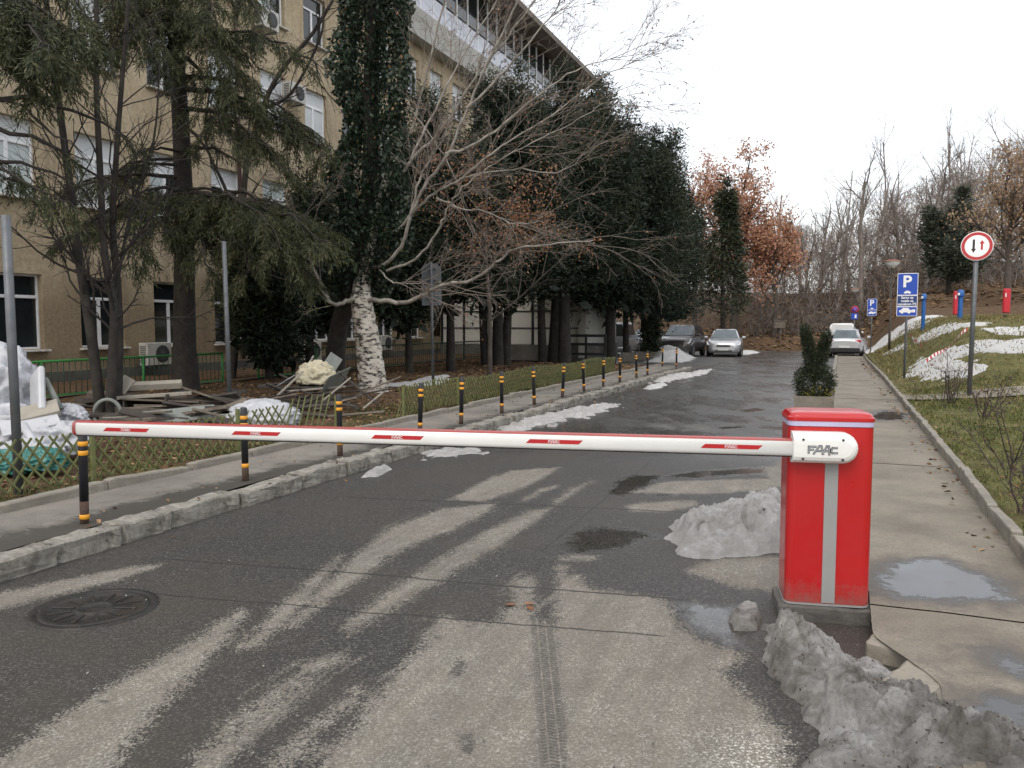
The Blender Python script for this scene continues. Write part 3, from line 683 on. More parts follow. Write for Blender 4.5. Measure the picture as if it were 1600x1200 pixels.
# ---- green railing in front of the building
m_grn = mat("railing_green", (0.03, 0.20, 0.045), 0.45, 0.25, 5); m_grn_shade = mat("railing_green_shaded", (0.012, 0.045, 0.022), 0.55, 0.3, 5)  # second is the same green paint, darkened to stand for shade
NR = -13.7
def railing(s0, s1, label, mm, gap=0.13, top=0.9):
    root = tag(empty("railing", RW(s0, NR, 0.2)), label, "railing"); bpy.context.view_layer.update()
    RWm = T(RW(0, NR, 0)) @ BMx; Ri = root.matrix_world.inverted() @ RWm; L_ = s1-s0; z0 = 0.2
    def part(mbx, nm): o = mbx.build(nm, mm, root); o.matrix_local = Ri
    part(MB().tube([(s0, 0, top), (s1, 0, top)], 0.024, 8), "top_rail"); part(MB().box(((s0+s1)/2, 0, z0+0.06), (L_, 0.03, 0.03)), "bottom_rail")
    me = MB().tube([(0, 0, z0+0.06), (0, 0, top)], 0.008, 5).mesh("bar", m_grn_shade); pm2 = MB().tube([(0, 0, 0.0), (0, 0, top)], 0.027, 8).mesh("post", mm)
    k = int(L_/gap)
    for i in range(1, k): inst("bar", me, root, Ri @ T(s0+i*L_/k, 0, 0))
    np_ = max(1, round(L_/2.2))
    for i in range(np_+1): inst("post", pm2, root, Ri @ T(s0+i*L_/np_, 0, 0))
    return root
railing(8.4, 15.6, "bright green tubular railing below the ground floor windows at far left", m_grn)
railing(16.9, 19.4, "short bright green railing between the spruce trunk and the dark shrub", m_grn, 0.16, 0.98)
railing(19.9, 33.8, "long green railing coloured as if shaded, running behind the birch to the annex", m_grn_shade, 0.15)
low = tag(grid_mesh("light_well_wall", np.arange(7.5, 34, 1.0), np.array([NR-0.12, NR+0.12]), lambda S, Nn: 0.24+0*S, m_grey), kind="structure")

# ================================================================== BARRIER
m_red = mat("barrier_red", (0.42, 0.008, 0.010), 0.32, 0.05, 3, (0.30, 0.012, 0.012), 0.35, coat=0.35)
m_wht = mat("barrier_white", (0.76, 0.76, 0.74), 0.35, 0.03, 3, (0.6, 0.58, 0.54), 0.3, coat=0.2)
m_lav = mat("barrier_reflector", (0.42, 0.40, 0.56), 0.3, 0.05, 8)
m_gry = mat("barrier_grey", (0.27, 0.27, 0.265), 0.45, 0.05, 6)
m_blk = mat("black_plastic", (0.012, 0.012, 0.013), 0.5, 0.2, 10)
m_con = mat("concrete_plinth", (0.10, 0.096, 0.088), 0.9, 0.3, 7, (0.05, 0.047, 0.042), 0.8, bmp=0.5, bscale=50)
nt = m_red.node_tree; b = nt.nodes["Principled BSDF"]; src = b.inputs['Base Color'].links[0].from_socket
sz_ = N(nt, "ShaderNodeSeparateXYZ"); L(nt, nt.nodes["TC_Object"].outputs['Object'], sz_.inputs[0])
gm = ramp(nt, math_(nt, 'SUBTRACT', math_(nt, 'MULTIPLY', tex(nt, 26, 7, 0.75), 0.6), math_(nt, 'MULTIPLY', math_(nt, 'ABSOLUTE', sz_.outputs[2]), 1.6)), [(0.10, (0,0,0)), (0.34, (0.6,)*3)])
L(nt, mixc(nt, gm, src, (0.17, 0.12, 0.10)), b.inputs['Base Color'])
BA = math.radians(11)
fl, fr_ = P(1229, 940, 4.395), P(1357, 944, 4.313)
BX = empty("barrier_gate", ((fl.x+fr_.x)/2, 4.36, 0.08), -BA); BX.location.x = (fl.x+fr_.x)/2
tag(BX, "red barrier cabinet with a long white arm lowered across the road", "barrier")
BWd, BDp, BHt = 0.44, 0.30, 0.971
def rrect(w, d, r, k=5):                 # rounded rectangle, front at y=0, depth +y
    pts = []
    for cx, cy, a0 in ((w/2-r, r, -90), (w/2-r, d-r, 0), (-w/2+r, d-r, 90), (-w/2+r, r, 180)):
        for i in range(k+1):
            a = math.radians(a0 + 90*i/k); pts.append((cx + r*math.cos(a), cy + r*math.sin(a)))
    return pts
def ring_at(pts, z, grow=0.0, cy=0.15):
    out = []
    for x, y in pts:
        out.append((x + (grow if x > 0 else -grow), y + (grow if y > cy else -grow), z))
    return out
rr_ = rrect(BWd, BDp, 0.045)
def mk_body(mb, z0, z1, g=0.0, M=None): mb.rings([ring_at(rr_, z0, g), ring_at(rr_, z1, g)], smooth=False, M=M); return mb
cb = mk_body(MB(), 0.0, BHt-0.003); cb.build("body", m_red, BX)
mk_body(MB(), BHt, BHt+0.026, 0.003).build("reflector_strip", m_lav, BX)
lid = MB(); lid.rings([ring_at(rr_, z, g) for z, g in ((BHt+0.027, 0.005), (BHt+0.046, 0.005), (BHt+0.052, -0.002), (BHt+0.058, -0.004), (BHt+0.068, -0.012), (BHt+0.074, -0.03), (BHt+0.077, -0.06))]); lid.build("lid", m_red, BX)
MB().box((0.0, -0.002, 0.395), (0.068, 0.004, 0.78)).build("stripe", m_gry, BX).location.x = 0.005
# white base trim and concrete plinth
mk_body(MB(), -0.012, -0.001, 0.002).build("base_plate", m_gry, BX)
pl = stone_variants("plinth", 0.50, 0.36, 0.16, m_con, 1, 0.012)[0]
inst("plinth", pl, BX, T(0.0, 0.155, -0.096))
# --- arm with its cover
AR = empty("barrier_arm", BX.location, -BA)
AR.location.z = 0.95; bpy.context.view_layer.update()
c_c = AR.matrix_world.inverted() @ P(1297, 706.5, 4.17)
cz, cx0, cx1 = c_c.z, (AR.matrix_world.inverted() @ P(1243, 706, 4.21)).x, (AR.matrix_world.inverted() @ P(1352, 706, 4.13)).x
hh = 0.083; y0 = -0.10
def stad(ins):
    pts = [(cx0+ins*0.15, cz-hh+ins), (cx1-hh, cz-hh+ins)]
    for i in range(1, 12):
        a = math.radians(-90 + 180*i/12); pts.append((cx1-hh + (hh-ins)*math.cos(a), cz + (hh-ins)*math.sin(a)))
    pts += [(cx1-hh, cz+hh-ins), (cx0+ins*0.15, cz+hh-ins)]
    return pts
cv = MB(); cv.rings([[(x, y, z) for x, z in stad(i_)] for i_, y in ((0, -0.004), (0, y0+0.05), (0.006, y0+0.025), (0.02, y0+0.008), (0.038, y0), (0.06, y0-0.001))], smooth=False)
cover = cv.build("arm_cover", m_wht, AR)
for x, z in ((cx0+0.052, cz+0.048), (cx1-0.085, cz+0.05), (cx0+0.052, cz-0.055), (cx1-0.085, cz-0.055)):
    MB().lathe([(0.0065, 0), (0.0065, 0.004), (0.003, 0.005)], 10, M=T(x, y0+0.001, z) @ R(math.pi/2, 'X')).build("screw", m_blk, cover)
# lettering: outlined slanted capitals made of strokes
def stroke(mb, pts, w, M, mi, ext=True):
    pts = [Vector((x, 0, z)) for x, z in pts]
    for a, b_ in zip(pts[:-1], pts[1:]):
        d = (b_-a).normalized(); nn = Vector((-d.z, 0, d.x))*w/2; e = d*(w/2 if ext else 0)
        mb.add([a-e-nn, b_+e-nn, b_+e+nn, a-e+nn], [(0,1,2,3)], mi, M)
LET = [[(-0.2,0.0),(-0.2,1.0),(0.85,1.0)], [(-0.2,0.5),(0.45,0.5)], [(0.62,-0.12),(1.45,1.12),(1.75,1.12),(2.02,-0.12)], [(1.12,0.32),(1.85,0.32)],
       [(1.95,-0.12),(2.6,1.12),(2.9,1.12),(3.0,-0.2)], [(2.3,0.32),(2.95,0.32)], [(4.1,0.86),(3.45,0.86),(3.28,0.62),(3.28,0.25),(3.45,0.04),(4.15,0.04)]]
def logo(parent, x, y, z, h, m_out, m_in, name="logo", w_out=0.30, w_in=0.13):
    mb = MB(); sx = h
    if m_out is not None:
        for st in LET: stroke(mb, st, w_out, T(x-2.1*sx, y, z-0.5*h) @ Matrix.Scale(sx, 4), 0)
    k = 0.0008 if m_out is not None else 0
    for st in LET[:7]: stroke(mb, st, w_in, T(x-2.1*sx, y-k, z-0.5*h) @ Matrix.Scale(sx, 4), 1 if m_out is not None else 0)
    return mb.build(name, [m_out, m_in] if m_out is not None else [m_in], parent)
m_lg = mat("logo_grey", (0.36, 0.37, 0.40), 0.5, 0.05)
logo(cover, (cx0+cx1)/2-0.014, y0-0.004, cz-0.004, 0.0325, m_blk, m_lg)
# arm profile
tip = AR.matrix_world.inverted() @ P(116, 677.5, 5.18); xl, xr = tip.x, cx0+0.02
za, yc = cz-0.004, -0.055
def prof(h=0.044, d=0.026, k=16, flat=0.55):
    out = []
    for i in range(k):
        a = 2*math.pi*i/k; c_, s_ = math.cos(a), math.sin(a)
        out.append((math.copysign(abs(c_)**0.55, c_)*d, math.copysign(abs(s_)**0.7, s_)*h))
    return out
pf = prof()
am = MB(); am.rings([[(x, yc+y, za+z) for y, z in pf] for x in (xl+0.03, xr)], smooth=True, caps=True); am.build("arm", m_wht, AR)
tp = MB(); tp.rings([[(x, yc+y, za+z) for y, z in ((-0.0195,0.0385),(-0.017,0.0475),(0.0,0.052),(0.017,0.0475),(0.0195,0.0385),(0.0,0.040))] for x in (xl+0.03, xr)]); tp.build("red_edge", m_red, AR)
up = MB(); up.rings([[(x, yc+y, za+z) for y, z in ((-0.016,-0.040),(-0.014,-0.0475),(0.014,-0.0475),(0.016,-0.040))] for x in (xl+0.03, xr)]); up.build("underside_strip", m_blk, AR)  # black strip along the underside of the arm
ec = MB(); ec.rings([[(xl+0.031-dx, yc+y*s_, za+z*s_) for y, z in pf] for dx, s_ in ((0.0, 1.06), (0.014, 1.06), (0.026, 0.9), (0.033, 0.6))], smooth=True); ec.build("end_cap", m_red, AR)
m_stk = mat("sticker_red", (0.42, 0.012, 0.016), 0.35, 0.05)
AWm = AR.matrix_world.inverted()
for pxc in (197, 400, 621, 866, 1143):
    # find arm-local x whose line of sight is pxc
    lo, hi = xl, xr
    for _ in range(40):
        mid = (lo+hi)/2; w_ = AR.matrix_world @ Vector((mid, yc-0.026, za))
        px_ = 800 + F*w_.x/(w_.y*CP - (w_.z-EYE)*SP)
        lo, hi = (mid, hi) if px_ < pxc else (lo, mid)
    st_o = MB(); hw_ = 0.15; st_o.add([(mid-hw_-0.012, yc-0.0266, za-0.0105), (mid+hw_-0.012, yc-0.0266, za-0.0105), (mid+hw_+0.012, yc-0.0266, za+0.0125), (mid-hw_+0.012, yc-0.0266, za+0.0125)], [(0,1,2,3)])
    s_obj = st_o.build("sticker", m_stk, AR)
    logo(s_obj, mid, yc-0.0274, za+0.001, 0.0145, None, mat("sticker_white", (0.7, 0.68, 0.68), 0.4, 0.03), w_in=0.2)

for ch in list(AR.children):
    ch.parent = BX; ch.location.z += AR.location.z - BX.location.z
bpy.data.objects.remove(AR)

# ================================================================== BOLLARDS
m_bk = mat("bollard_black", (0.012, 0.013, 0.017), 0.42, 0.3, 9, (0.05, 0.045, 0.04), 0.5)
m_ye = mat("bollard_yellow", (0.72, 0.32, 0.02), 0.45, 0.1, 12); m_ru = mat("bollard_rust", (0.06, 0.035, 0.024), 0.85, 0.4, 14)
ORD = ["nearest", "second", "third", "fourth", "fifth", "sixth", "seventh", "eighth", "ninth", "tenth", "eleventh", "twelfth", "thirteenth", "fourteenth", "fifteenth"]
bol_px = [122, 379, 529, 655, 720, 784, 835, 879, 913, 943, 969, 995, 1012, 1035, 1057]
H_B = 0.70
def band(z, h): return MB().lathe([(0.0325, z), (0.0345, z+0.002), (0.0345, z+h-0.002), (0.0325, z+h)], 16)
bo_me = {"shaft": MB().lathe([(0.032, 0.17), (0.032, H_B-0.012), (0.027, H_B-0.002), (0.010, H_B)], 16).mesh("shaft", m_bk),
         "foot": MB().lathe([(0.0318, -0.04), (0.0318, 0.17)], 16).mesh("foot", m_ru), "b1": band(H_B-0.115, 0.035).mesh("yellow_band", m_ye), "b2": band(H_B-0.185, 0.035).mesh("yellow_band", m_ye),
         "b3": band(0.13, 0.035).mesh("yellow_band", m_ye), "b4": band(0.035, 0.035).mesh("yellow_band", m_ye)}
for i, px in enumerate(bol_px):
    x, y = at_n(px, -5.2); s_ = WR(x, y)[0]
    if px in (1035,): x, y = at_n(px, -5.75)
    o = empty("bollard", (x, y, 0.115+float(rz(s_))), random.uniform(0, 3)); o.rotation_euler.x = random.gauss(0, 0.02); o.rotation_euler.y = random.gauss(0, 0.02)
    if i == 0: lab = "nearest black bollard with yellow bands, under the tip of the barrier arm"
    elif i == len(bol_px)-1: lab = "farthest black and yellow bollard at the end of the row"
    else: lab = f"{ORD[i]} black and yellow bollard along the left pavement, counted from the barrier tip"
    tag(o, lab, "bollard", "bollards along the left pavement")
    for k in ("shaft", "foot", "b1", "b2", "b4" if i == 0 else "b3"): inst({"shaft":"shaft","foot":"foot"}.get(k, "yellow_band"), bo_me[k], o)

# ================================================================== LATTICE FENCES
m_fn = mat("fence_lath", (0.135, 0.145, 0.052), 0.8, 0.35, 9, (0.06, 0.07, 0.028), 0.7)
lath = MB().box((0, 0, 0), (0.60, 0.010, 0.019)).mesh("slat", m_fn); fpost = MB().box((0, 0, 0.21), (0.035, 0.035, 0.62)).mesh("post", m_fn)
def lattice(s0, s1, n, label, gap=0.135, one_from=None, hgt=0.44, ang=0.86):
    o = tag(empty("lattice_fence", RW(s0, n, 0.1), math.pi/2-A), label, "fence"); k = int((s1-s0)/gap); rnd = random.Random(int(s0*10))
    for i in range(k):
        x = i*gap; g = tz(RW(s0+x, n))-0.1; sag = 0.03*math.sin(x*1.3)
        for dr in (1, -1):
            if one_from is not None and x > one_from and dr < 0: continue
            a = ang*dr + rnd.gauss(0, 0.03)
            if one_from is not None and x > one_from: a = 1.2
            inst("slat", lath, o, T(x + rnd.gauss(0, 0.006), 0.008*dr, g+hgt/2+0.03+sag) @ R(rnd.gauss(0, 0.03), 'X') @ R(-a, 'Y') @ Matrix.Diagonal((hgt/0.455*rnd.uniform(0.95, 1.05), 1, 1, 1)))
    for x in np.arange(0, s1-s0+0.1, 2.0): inst("post", fpost, o, T(float(x), -0.03, tz(RW(s0+x, n))-0.12))
    return o
lattice(3.6, 9.6, -6.5, "low olive lattice fence in front of the rubbish heap at left", one_from=4.9)
lattice(11.4, 24.8, -6.45, "low olive lattice fence along the pavement beyond the gap", 0.105, ang=1.0)

# ================================================================== MANHOLE
m_ir = mat("cast_iron", (0.028, 0.026, 0.024), 0.5, 0.3, 12, (0.06, 0.045, 0.032), 0.7, metal=0.3, bmp=0.3)
g = G(148, 951); mh = tag(empty("manhole", (g.x, g.y, float(rd_z(np.array(WR(g.x, g.y)[0]), np.array(WR(g.x, g.y)[1])))+0.001)), "round cast iron manhole cover in the wet asphalt at left", "manhole")
MB().lathe([(0.335, -0.05), (0.335, 0.006), (0.295, 0.008), (0.295, -0.05)], 40).build("frame", m_ir, mh)
cvv = MB(); cvv.lathe([(0.288, -0.04), (0.288, 0.003), (0.272, 0.008), (0.255, 0.008), (0.252, 0.002), (0.10, 0.002), (0.098, 0.009), (0.08, 0.009), (0.078, 0.003), (0.01, 0.004)], 40)
cvr = cvv.build("cover", m_ir, mh)
rib = MB().box((0.175, 0, 0.004), (0.12, 0.016, 0.010), bev=0.002).mesh("rib", m_ir)
for k in range(12): inst("rib", rib, cvr, R(k*math.pi/6, 'Z'))

# ================================================================== SIGNS AND LAMPS
m_gal = mat("galvanised_steel", (0.12, 0.13, 0.14), 0.5, 0.2, 9, (0.13, 0.12, 0.11), 0.5, metal=0.4)
m_sb = mat("sign_back_grey", (0.12, 0.135, 0.145), 0.55, 0.15, 4, metal=0.3)
m_bs = mat("sign_blue", (0.008, 0.055, 0.38), 0.4, 0.06, 4); m_sw = mat("sign_white", (0.74, 0.74, 0.74), 0.4, 0.04, 4); m_sr = mat("sign_red", (0.46, 0.025, 0.03), 0.4, 0.06, 4); m_sk = mat("sign_black", (0.015,)*3, 0.5)
def pole(root, h, r=0.03, lean=0.0, mm=None, cap=True):
    o = MB(); o.lathe([(r, -0.15), (r, h-0.004), (r*0.7, h)], 12); return o.build("pole", mm or m_gal, root)
x, y = G(30, 770, 0.12)[:2]; o = tag(empty("sign_post", (x, y, tz((x, y)))), "bare grey steel post at far left behind the lattice fence", "post"); pole(o, 2.42, 0.038); o.rotation_euler.y = -0.004
x, y = G(360, 652, 0.13)[:2]; o = tag(empty("sign_post", (x, y, tz((x, y)))), "tall thin steel post rising into the spruce boughs behind the scrap wood", "post"); pole(o, 2.75, 0.036); o.rotation_euler.y = -0.012
x, y = G(677, 603, 0.15)[:2]; sg = tag(empty("road_sign", (x, y, tz((x, y)))), "grey back of an octagonal sign with a plate below it beside the birch", "road sign"); sg.rotation_euler.y = -0.012; pole(sg, 2.88, 0.034)
oc = [(-0.23, 0.0), (0.23, 0.0), (0.23, 0.36), (0.13, 0.47), (-0.13, 0.47), (-0.23, 0.36)]
MB().prism(oc, 0.012, M=T(0, 0.04, 2.38)).build("sign_plate", m_sb, sg); MB().prism([(-0.23,0),(0.23,0),(0.23,0.47),(-0.23,0.47)], 0.012, M=T(0, 0.04, 1.88)).build("lower_plate", m_sb, sg)
for z in (2.05, 2.28, 2.47, 2.74): MB().box((0, 0.012, z), (0.30, 0.045, 0.03)).build("clamp", m_gal, sg)
def face_cam(o): o.rotation_euler.z = math.atan2(o.location.x, -o.location.y) * 0 - math.atan2(o.location.x, o.location.y)*0.8
# priority-over-oncoming sign
p = P(1514, 625, 15.6); rs = tag(empty("road_sign", (p.x, p.y, tz(p))), "round red rimmed sign with a black and a red arrow on a steel pole", "road sign"); rs.rotation_euler = (0, 0.008, -0.42); 
hz_ = P(1518, 385, 15.6).z - tz(p); pole(rs, hz_+0.1, 0.042)
def disc(r0, r1, y, k=40): 
    mb = MB(); mb.rings([[(r0*math.cos(t), y, r0*math.sin(t)) for t in np.arange(k)*2*math.pi/k], [(r1*math.cos(t), y, r1*math.sin(t)) for t in np.arange(k)*2*math.pi/k]], caps=False) if r0 > 0 else mb.add([(r1*math.cos(t), y, r1*math.sin(t)) for t in np.arange(k)*2*math.pi/k], [list(range(k))]); return mb
plt = MB().lathe([(0.0, 0.0), (0.272, 0.0), (0.272, 0.02), (0.262, 0.022), (0.0, 0.022)], 40, M=T(0, -0.045, hz_) @ R(math.pi/2, 'X')).build("sign_plate", m_sw, rs)
d_ = disc(0.205, 0.258, 0); d_.build("red_rim", m_sr, plt).location = (0, -0.0695, hz_)
arrow = lambda w, hw, h, hh_: [(-w, -h), (w, -h), (w, h-hh_), (hw, h-hh_), (0, h), (-hw, h-hh_), (-w, h-hh_)]
a1 = MB().add([(x, 0, -z) for x, z in arrow(0.02, 0.042, 0.125, 0.075)], [list(range(7))]).build("black_arrow", m_sk, plt); a1.location = (-0.055, -0.0695, hz_)
a2 = MB().add([(x, 0, z) for x, z in arrow(0.018, 0.045, 0.09, 0.065)], [list(range(7))]).build("red_arrow", m_sr, plt); a2.location = (0.08, -0.0695, hz_+0.02)
# parking signs
def car_icon(mb, x, z, w, M, mi):
    pts = [(-0.5,0.08),(-0.5,0.26),(-0.36,0.30),(-0.2,0.46),(0.18,0.46),(0.34,0.30),(0.5,0.25),(0.5,0.08)]
    mb.add([(x+a*w, 0, z+b*w) for a, b in pts], [list(range(8))], mi, M)
    for cx in (-0.27, 0.27): mb.add([(x+(cx+0.11*math.cos(t))*w, -0.0005, z+(0.08+0.11*math.sin(t))*w) for t in np.arange(12)*math.pi/6], [list(range(12))], mi, M)
def parking_sign(px, py, Y, W_, label, lines, hp, ht, hl, top):
    p = P(px, py, Y); o = tag(empty("parking_sign", (p.x, p.y, tz(p)), 0), label, "road sign"); o.rotation_euler.z = -0.38
    zt = P(px, top, Y).z - tz(p); pole(o, zt-0.02, 0.03)
    def plate(z1, h, nm, bg):
        q = MB().box((0, -0.045, z1-h/2), (W_, 0.02, h), bev=0.005).build(nm, m_sw, o)
        MB().box((0, -0.0565, z1-h/2), (W_*0.94, 0.004, h-W_*0.06)).build("blue_field", bg, q); return q
    a = plate(zt, hp, "sign_plate", m_bs); tv, tf = text_verts("P", hp*0.72, 0.001, 0.012*W_/0.48)
    MB().add(tv, tf, 0, T(-W_*0.03, -0.0600, zt-hp*0.40) @ R(math.pi/2, 'X')).build("letter", m_sw, a)
    ic = MB(); car_icon(ic, 0.0, zt-hp*0.93, W_*0.34, T(0, -0.0600, 0), 0); ic.build("car_icon", m_sw, a)
    if ht:
        t_ = plate(zt-hp-0.003, ht, "text_plate", mat("sign_dark_blue", (0.008, 0.03, 0.14), 0.5))
        for i, tx in enumerate(lines):
            tv, tf = text_verts(tx, ht*0.30, 0.001, 0.002)
            MB().add(tv, tf, 0, T(0, -0.0600, zt-hp-ht*(0.22+0.29*i)) @ R(math.pi/2, 'X')).build("lettering", m_sw, t_)
    l_ = plate(zt-hp-ht-0.006, hl, "lower_plate", m_bs)
    ic = MB(); car_icon(ic, -0.06*W_, zt-hp-ht-hl*0.72, W_*0.62, T(0, -0.0600, 0), 0); ic.add([(W_*0.18, -0.06, zt-hp-ht-hl*0.62), (W_*0.4, -0.06, zt-hp-ht-hl*0.62), (W_*0.40, -0.06, zt-hp-ht-hl*0.30), (W_*0.22, -0.06, zt-hp-ht-hl*0.34)], [(0,1,2,3)])
    ic.build("tow_icon", m_sw, l_)
    return o
parking_sign(1413, 588, 21.5, 0.49, "large blue parking sign with text plate on the snowy grass bank", ["Samo za", "vozila sa", "oznakom P2"], 0.57, 0.29, 0.25, 427)
parking_sign(1361, 528, 42.0, 0.44, "smaller blue parking sign behind the silver hatchback", [], 0.56, 0.0, 0.29, 467)
p = P(1334, 530, 47); o = tag(empty("no_parking_sign", (p.x, p.y, tz(p))), "small round red and blue no parking sign with a blue plate below", "road sign"); o.rotation_euler.z = -0.38
zt = P(1334, 478, 47).z - tz(p); pole(o, zt, 0.03)
q = MB().lathe([(0.0, 0), (0.2, 0), (0.2, 0.015), (0.0, 0.016)], 28, M=T(0, -0.04, zt-0.2) @ R(math.pi/2, 'X')).build("sign_plate", m_sr, o)
MB().lathe([(0.0, 0), (0.14, 0), (0.14, 0.004), (0.0, 0.005)], 28, M=T(0, -0.0565, zt-0.2) @ R(math.pi/2, 'X')).build("blue_field", m_bs, q)
MB().box((0, 0, 0), (0.38, 0.003, 0.045), M=T(0, -0.063, zt-0.2) @ R(0.78, 'Y')).build("red_bar", m_sr, q)
MB().box((0, -0.05, zt-0.59), (0.36, 0.02, 0.34), bev=0.005).build("lower_plate", m_bs, o); MB().box((0.06, -0.063, zt-0.59), (0.10, 0.003, 0.2)).build("white_mark", m_sw, o)
# lamps
m_lp = mat("lamp_pole_brown", (0.045, 0.037, 0.032), 0.6, 0.2, 6); m_op = mat("lamp_opal", (0.66, 0.67, 0.66), 0.35, 0.05, 4); m_cap = mat("lamp_cap", (0.30, 0.12, 0.07), 0.6, 0.2, 4)
def lamp(px, py, Y, top, W_, label):
    p = P(px, py, Y); o = tag(empty("street_lamp", (p.x, p.y, tz(p))), label, "street lamp"); h = P(px, top, Y).z - tz(p); w = W_/2
    MB().lathe([(0.055, -0.1), (0.05, 0.8), (0.036, 0.85), (0.03, h-0.36)], 12).build("pole", m_lp, o)
    MB().lathe([(0.05, h-0.36), (0.2*w/0.4, h-0.28), (w*0.92, h-0.07), (w*0.9, h-0.06)], 24).build("lamp_shade", m_op, o)
    MB().lathe([(w, h-0.075), (w*1.0, h-0.06), (w*0.5, h-0.01), (0.03, h)], 24).build("lamp_cap", m_cap, o)
lamp(1389, 550, 36, 406, 0.80, "street lamp with wide dish head beside the large parking sign")
lamp(1334, 520, 58, 450, 0.75, "distant street lamp above the parked cars on the right")
# red and blue posts on the mound
m_pr = mat("post_red", (0.50, 0.02, 0.035), 0.45, 0.1, 4); m_pb = mat("post_blue", (0.015, 0.10, 0.33), 0.45, 0.15, 4)
def mound_post(px, py, Y, top, w, mm, label, red):
    p = P(px, py, Y); z = tz(p); o = tag(empty("marker_post", (p.x, p.y, z)), label, "post"); h = P(px, top, Y).z - z
    if red:
        MB().box((0, 0, h/2+0.1), (w, w*0.5, h-0.2), bev=0.03).build("body", mm, o); MB().box((0, 0, 0.0), (w*0.5, w*0.4, 0.24)).build("foot", m_blk, o)
        MB().box((-w*0.3, -w*0.26, h-0.22), (w*0.16, 0.02, 0.13)).build("white_mark", m_sw, o)
    else:
        MB().box((0, 0, (h-0.22)/2-0.05), (w*0.72, w*0.72, h-0.22+0.1), bev=0.012).build("body", mm, o)
        MB().lathe([(w*0.5, h-0.25), (w*0.62, h-0.2), (w*0.62, h-0.06), (w*0.4, h), (0.01, h+0.01)], 12).build("cap", mm, o); MB().box((-w*0.6, -w*0.3, h-0.14), (w*0.35, w*0.35, 0.08)).build("nozzle", m_sw, o)
mound_post(1572, 488, 28, 451, 0.235, m_pr, "red post standing on the mound at the far right edge", True)
mound_post(1494, 482, 31, 455, 0.22, m_pr, "red post just behind a blue post on the mound", True)
mound_post(1500, 490, 28, 453, 0.17, m_pb, "blue post in front of the red post on the mound", False)
mound_post(1443, 486, 32, 459, 0.16, m_pb, "lone blue post on the mound right of the large parking sign", False)
# barrier tape on the bank
tv = []; A0, A1 = RT(1446, 574) + Vector((0, 0, .12)), RT(1512, 521) + Vector((0, 0, .10)); K = 26
for a_, b_, lab, K in ((A0, A1, "red and white barrier tape lying up the snowy bank", 26), (RT(1414, 521)+Vector((0,0,.35)), RT(1442, 546)+Vector((0,0,.03)), "faded tape end hanging from the parking sign pole", 8)):
    root = tag(empty("barrier_tape", a_), lab, "tape")
    for i in range(K):
        def pt(t, e):
            c_ = a_.lerp(b_, t); c_ = Vector(c_); c_.z += 0.05*math.sin(t*9) - 0.12*math.sin(math.pi*t)*0.3; tw = 0.9*math.sin(t*7)
            return c_ + Vector((-0.02*math.cos(tw), 0.03*math.sin(tw)*e, 0.045*e*(0.6+0.4*math.cos(tw)))) - a_
        t0, t1 = i/K, (i+1)/K
        MB().add([pt(t0,-1), pt(t1,-1), pt(t1,1), pt(t0,1)], [(0,1,2,3)]).build("tape_stripe", m_sr if i % 2 else m_sw, root)

# ================================================================== AIR CONDITIONERS on the facade
m_ac = mat("ac_casing", (0.50, 0.49, 0.45), 0.5, 0.1, 4, (0.25, 0.23, 0.2), 0.5); m_dk = mat("dark_grille", (0.03, 0.03, 0.032), 0.6)
def ac(px, py, nf, label, w=0.85, h=0.6, off=0.32):
    x, y = at_n(px, NB+off); z = P(px, py, y).z
    o = tag(empty("air_conditioner", (x, y, z)), label, "air conditioner"); o.rotation_euler.z = math.pi/2 - A
    MB().box((0, 0, h/2), (w, 0.30, h), bev=0.012).build("casing", m_ac, o)       # x along facade, -y to the road
    MB().lathe([(0.235, 0), (0.235, 0.012), (0.20, 0.016), (0.0, 0.016)], 24, M=T(0.1, -0.15, h/2) @ R(math.pi/2, 'X')).build("fan_grille", m_dk, o)
    lm = MB().box((0, 0, 0), (0.012, 0.2, 0.022)).mesh("louvre", m_dk)
    for k in range(9): inst("louvre", lm, o, T(-w/2-0.004, 0, 0.08+k*0.052))
    for sx in (-0.3, 0.3): MB().box((sx, 0.12, -0.03), (0.04, 0.5, 0.04)).build("bracket", m_gal, o)
ac(243, 570, 0, "grey air conditioner on the wall just left of the spruce trunk")
ac(486, 562, 0, "grey air conditioner on the wall to the left of the birch trunk")
ac(600, 547, 0, "small air conditioner on the wall to the right of the birch")
ac(468, 160, 0, "white air conditioner beside a third floor window left of the ivy")
ac(428, 46, 0, "white air conditioner high on the facade at the top edge")

